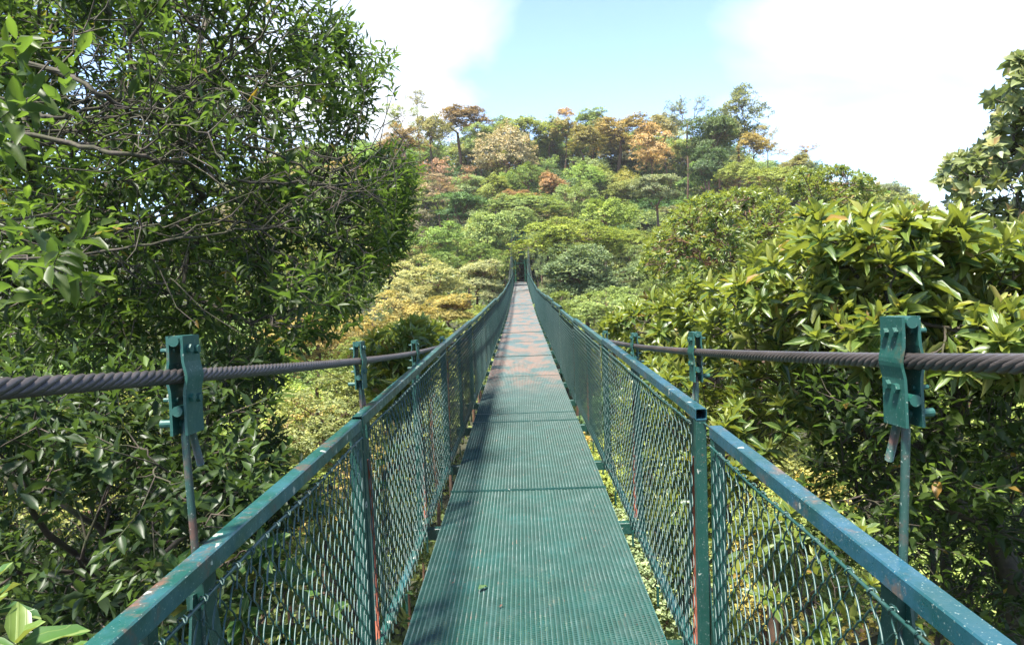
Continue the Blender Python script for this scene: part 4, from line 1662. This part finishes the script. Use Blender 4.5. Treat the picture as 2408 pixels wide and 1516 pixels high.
KEY += [
    (1186, 590, 62, 150, 68, 'round', GREEN, 'narrow green crown pressing on the left leg of the bridge tower'),
    (1264, 600, 62, 150, 66, 'round', (0.10, 0.13, 0.05), 'narrow grey-green crown pressing on the right leg of the bridge tower'),
    (1224, 478, 210, 60, 77, 'umbrella', LGREEN, 'light green roof-like crown added to shade the path behind the bridge tower'),  # crown added overhead to keep sun off the opening behind the tower
    (1222, 545, 130, 70, 80, 'umbrella', DGREEN, 'second crown added to shade the path behind the bridge tower'),  # another crown added for its shade on the same opening
    (1310, 735, 170, 110, 36, 'round', GREEN, 'low green bush against the right railing towards the far end of the bridge'),
    (1440, 725, 200, 110, 34, 'layered', (0.13, 0.17, 0.05), 'green bush below the large grey-green round tree'),
    (1292, 692, 80, 90, 48, 'round', GREY, 'grey-green bush hugging the right railing just before the far tower'),
    (1152, 684, 80, 80, 50, 'round', PALE, 'pale bush hugging the left railing just before the far tower'),
    (1600, 640, 170, 120, 40, 'layered', GREEN, 'green tree below and behind the wide spreading whorl-leaved tree'),
    (1530, 640, 150, 150, 46, 'round', (0.10, 0.13, 0.05), 'shaded green tree right of the large grey-green round tree'),
    (960, 700, 140, 100, 30, 'round', (0.20, 0.19, 0.08), 'pale yellow round bush above the orange-tinged canopy'),
    (1120, 745, 90, 60, 30, 'layered', YGREEN, 'small yellow-green bush between the golden canopy and the left railing'),
    (830, 850, 170, 110, 15, 'layered', GREEN, 'green bush behind the second left cable clamp'),
    (770, 985, 330, 230, 13, 'layered', (0.12, 0.135, 0.045), 'yellow-green bush seen below the left cable between the dark trees and the railing'),
    (560, 1180, 420, 300, 11, 'layered', GREEN, 'green bush low down behind the near left mesh panel'),
    (860, 1250, 300, 260, 10, 'dome', (0.13, 0.155, 0.05), 'bright bush deep below the left edge of the deck'),
    (2120, 1050, 520, 320, 12.5, 'layered', (0.14, 0.165, 0.05), 'yellow-green bush behind the bare stems at the lower right'),
    (2330, 1330, 560, 330, 10.5, 'layered', LGREEN, 'light green bush deep in the lower right corner'),
    (1900, 1290, 460, 330, 9.5, 'round', (0.13, 0.16, 0.045), 'bright leafy bush low behind the near right mesh panel'),
    (1640, 1130, 300, 280, 12, 'layered', (0.16, 0.20, 0.045), 'yellow-green bush glimpsed through the second right mesh panel'),
    (980, 240, 60, 50, 112, 'sparse', OLIVE, 'thin grey-olive crown above the skyline beside the laurel tree'),
    (1180, 300, 90, 50, 112, 'umbrella', LGREEN, 'light green flat crown on the skyline behind the pinkish dome tree'),
    (1290, 315, 90, 60, 112, 'round', YGREEN, 'yellow-green round crown on the skyline below the tiny orange one'),
    (1560, 300, 90, 70, 104, 'umbrella', (0.18, 0.16, 0.06), 'olive-gold flat crown on the skyline between the orange tree and the airy tree'),
    (1690, 300, 100, 90, 94, 'layered', GREEN, 'green layered crown between the two tall skyline trees'),
    (1830, 410, 130, 60, 60, 'layered', YGREEN, 'yellow-green layered crown below the golden tree on the right skyline'),
    (1218, 566, 80, 130, 76.5, 'round', DGREEN, 'dark tree added to fill the gap with shade behind the bridge tower'),  # this and the next two: dark crowns added to deepen the opening's shade
    (1226, 632, 80, 90, 78, 'round', DGREEN, 'dark tree added low behind the bridge tower to darken the path'),
    (1262, 600, 110, 120, 80, 'round', DGREEN, 'dark tree added behind and right of the bridge tower to darken the opening'),
    (1168, 600, 80, 120, 69, 'layered', GREEN, 'green tree pressing against the left leg of the bridge tower'),
    (1272, 560, 84, 110, 69, 'umbrella', (0.14, 0.17, 0.03), 'yellow-green tree overlapping the right leg of the bridge tower'),
    (1213, 508, 90, 56, 70.5, 'layered', LGREEN, 'light green crown hiding the top of the bridge tower'),
]
FINE = {i for i, k in enumerate(KEY) if k[4] <= 52}
for i, (px, py, w_, h_, Z, kind, colr, lab) in enumerate(KEY):
    key_tree(px, py, w_, h_, Z, kind, colr, lab, fine=i in FINE, v=i % 2, lean=(2.6 * 1605 / Z / (w_ / 2) * (1 if px > 1221 else -1) * -1 if 70 < Z < 90 and abs(px - 1222) < 34 else 0))

# the two wide rosette-leaved trees in the middle distance on the right
for (poly, z0, z1, n, lab, base, top, ln) in (
        ([(1500, 640), (1520, 560), (1600, 480), (1680, 450), (1790, 440), (1850, 470), (1880, 520), (1900, 600), (1850, 660), (1740, 665), (1640, 640), (1560, 660)], 18, 25, 900,
         'wide spreading tree of small leaf whorls right of the bridge end, stems showing below', (8, 22, -17), (7.5, 21.5, -1.0), .20),
        ([(1840, 440), (1860, 400), (1930, 385), (2000, 395), (2060, 420), (2085, 450), (2060, 475), (1980, 500), (1900, 500)], 24, 28, 330,
         'flat spreading tree on the right skyline, left of the tree with broad olive leaves', (13, 26, -16), (12.2, 26, 2.0), .20),
        ([(1440, 780), (1460, 720), (1560, 690), (1700, 700), (1900, 700), (1900, 820), (1600, 840), (1480, 820)], 10.5, 13, 430,
         'bright yellow-green shrub canopy low behind the right railing', (5, 12, -14), (4.2, 12, -2.6), .19)):
    tips = pts_in_poly(poly, z0, z1, n, clump=(1.3, -.35), seed=n)
    near_tree('whorl_leaved_tree', lab, 'tree', tips, base, top, lf_ros(17, ln, .18, .6, (20, 98), (.15, .95)), 'leaf_rosette', 0, r_tip=.009, bark='bark_far', pexp=.36)

# ------------------------------------------------------------------ filling the slope, the valley and the flanks
FILLC = [('green', GREEN), ('dark green', DGREEN), ('light green', LGREEN), ('yellow-green', YGREEN), ('olive', OLIVE), ('grey-green', GREY),
         ('golden', GOLD), ('dull orange', (0.34, 0.24, 0.12)), ('pinkish brown', PINK), ('pale green', PALE)]
KINDN = {'dome': 'domed', 'umbrella': 'flat-topped', 'layered': 'layered', 'round': 'round', 'sparse': 'thin open'}
placed = [(at(k[0], k[1], k[4])[0], k[4], k[2] / 2 * mpp(k[4])) for k in KEY]
usedlab = set(k[7] for k in KEY)


SHORT = {0: 'pinkish dome tree', 6: 'yellow-green flat skyline tree', 10: 'wide golden umbrella tree', 12: 'bright orange tree', 13: 'tall airy skyline tree', 14: 'tall layered skyline tree',
         16: 'dark green round tree', 19: 'lone orange-gold tree', 22: 'grey-green fine-leaved tree', 23: 'small rusty orange tree', 30: 'bright green umbrella tree', 31: 'broad yellow-green flat crown',
         33: 'large grey-green round tree', 34: 'bushy light green tree', 35: 'blue-green round tree', 3: 'open yellow-green skyline tree', 27: 'half-bare pinkish tree', 36: 'pale flat crown above the tower'}


def size_word(r, a, b):
    q = (r - a) / (b - a)
    return 'small' if q < .33 else ('middling' if q < .67 else 'large')


def unique_label(head, px, py):
    near_ = sorted(SHORT, key=lambda i: (KEY[i][0] - px) ** 2 + (KEY[i][1] - py) ** 2)
    for i in near_[:5]:
        dx, dy = px - KEY[i][0], py - KEY[i][1]
        rel = ('above' if dy < 0 else 'below') if abs(dy) > abs(dx) else ('left of' if dx < 0 else 'right of')
        lab = f"{head} {rel} the {SHORT[i]}"
        if lab not in usedlab:
            break
    usedlab.add(lab)
    return lab


def where_words(px, py, Z):
    hx = 'left of the tower' if px < 1130 else ('above the tower' if px < 1320 else ('right of the tower' if px < 1560 else 'far right of the tower'))
    if Z > 100:
        return 'near the crest of the far hill, ' + hx
    if Z > 84:
        return 'high on the far slope, ' + hx
    return 'low on the far slope, ' + hx


nfill = 0
tries = 0
while nfill < 210 and tries < 14000:
    tries += 1
    y = RNG.uniform(72, 128)
    x = RNG.uniform(-42, 62)
    if abs(x) < 2.2 and y < 80:
        continue
    r = RNG.uniform(2.6, 4.4)
    if any((x - a) ** 2 + ((y - b) * 1.0) ** 2 < (.50 * (r + c)) ** 2 for a, b, c in placed):
        continue
    hgt = RNG.uniform(3.2, 5.6)
    c = np.array([x, y, float(ground_z(x, y)) + hgt])
    px, py = proj(c)
    px, py = float(px[0]), float(py[0])
    if px > 2150 or px < 500:
        continue
    placed.append((x, y, r))
    ci = int(RNG.choice(len(FILLC), p=[.24, .08, .21, .22, .11, .06, .03, .01, .01, .03]))
    kd = str(RNG.choice(['dome', 'umbrella', 'layered', 'round', 'sparse'], p=[.16, .3, .22, .22, .1]))
    lab = unique_label(f"{size_word(r, 2.6, 4.4)} {FILLC[ci][0]} {KINDN[kd]} tree", px, py)
    jit = RNG.uniform(.85, 1.15, 3)
    canopy_tree(c, r, r * RNG.uniform(.55, .8), kd, np.array(FILLC[ci][1]) * jit, lab, group='trees on the far slope')
    nfill += 1

# valley canopy beside and under the bridge, seen through mesh and between the near trees
nfill = 0
tries = 0
while nfill < 95 and tries < 5000:
    tries += 1
    y = RNG.uniform(9, 70)
    x = RNG.uniform(-34, 40)
    r = RNG.uniform(2.2, 3.6)
    near = abs(x) < r * .9 + 1.2
    if any((x - a) ** 2 + (y - b) ** 2 < (.62 * (r + c)) ** 2 for a, b, c in placed):
        continue
    top = -1.6 - RNG.uniform(0, 2.5) - (1.0 if near else 0) - max(0, (30 - y)) * .06 + max(0, (y - 55)) * .05
    if x > 6:
        top += min(5.5, (x - 6) * .28)
    if x < -6:
        top += min(4.0, (-x - 6) * .2)
    rz = r * RNG.uniform(.6, .85)
    c = np.array([x, y, top - rz])
    placed.append((x, y, r))
    ci = int(RNG.choice(len(FILLC), p=[.26, .16, .18, .16, .08, .05, .05, .01, .0, .05]))
    kd = str(RNG.choice(['dome', 'layered', 'round'], p=[.35, .3, .35]))
    side_ = 'left of' if x < -2 else ('right of' if x > 2 else 'under')
    dist = 'near its start' if y < 20 else ('early along' if y < 36 else ('halfway along' if y < 52 else 'towards its end'))
    lab = f"{size_word(r, 2.2, 3.6)} {FILLC[ci][0]} {KINDN[kd]} tree low {side_} the bridge {dist}"
    if lab in usedlab:
        lab += (", far out" if abs(x) > 14 else ", close in")
    usedlab.add(lab)
    canopy_tree(c, r, rz, kd, np.array(FILLC[ci][1]) * RNG.uniform(.85, 1.15, 3), lab, group='trees in the valley', fine=y < 30)
    nfill += 1

# undergrowth over the ground
n = 42000
ux = RNG.uniform(-45, 62, n)
uy = RNG.uniform(6, 132, n)
keep = (np.abs(ux) > 1.6) | (uy < 60)
ux, uy = ux[keep], uy[keep]
uz = ground_z(ux, uy)
tp = np.stack([ux, uy, uz + RNG.uniform(.1, 2.4, len(ux))], -1)
R_ = rosettes(tp, rnd_unit(len(tp)), 5, .55, .32, .3, (30, 110), (0, 1))
R_['pos'] += RNG.normal(size=R_['pos'].shape) * .25
R_['t'] = RNG.uniform(0, 1, len(R_['t']))
ug = link('undergrowth', leaves_mesh('undergrowth', R_, 'low', M['leaf_far']), None, None, kind='stuff', category='undergrowth',
          label='dark leafy undergrowth covering the ground below the trees')
ug.color = (0.12, 0.155, 0.05, 1)

# ------------------------------------------------------------------ litter on the deck
def one_leaf(name, label, x, y, ln, col, rz, group=None):
    m, t, o = newmat('fallen_leaf_' + name)
    bs = N(t, 'ShaderNodeBsdfPrincipled')
    bs.inputs['Roughness'].default_value = 0.6
    c_ = ramp(t, noise(t, 60, 3), [(0.35, tuple(q * .6 for q in col)), (0.65, col)])
    t.links.new(c_, bs.inputs['Base Color'])
    t.links.new(bs.outputs[0], o.inputs['Surface'])
    v, fs, ti, uv = leaves_geo(np.array([[0, -ln / 2, 0]]), np.array([[0, 1., 0.05]]), np.array([[0, 0, 1.]]), np.array([ln]), np.array([ln * .2]), 'fine', np.array([.5]))
    v[:, 2] -= v[:, 2].min()
    l_ = link(name, mesh_np(name, v, fs, m, True, ti, uv), None, (x, y, deckz(y) + .007), category='leaf', label=label)
    l_.rotation_euler = (0, 0, rz)
    if group:
        l_['group'] = group


one_leaf('fresh_leaf', 'narrow green leaf lying on the left half of the nearest deck panel', -.26, 3.55, .07, (0.07, 0.13, 0.04), -.7)
for k in range(10):
    yk = random.uniform(3.2, 8.5)
    one_leaf('dry_leaf', 'small curled brown leaf lying on the green deck mesh', random.choice((-1, 1)) * random.uniform(.1, .56), yk, random.uniform(.018, .035), (0.14, 0.05, 0.03), random.uniform(0, 6), 'dry leaves on the deck')
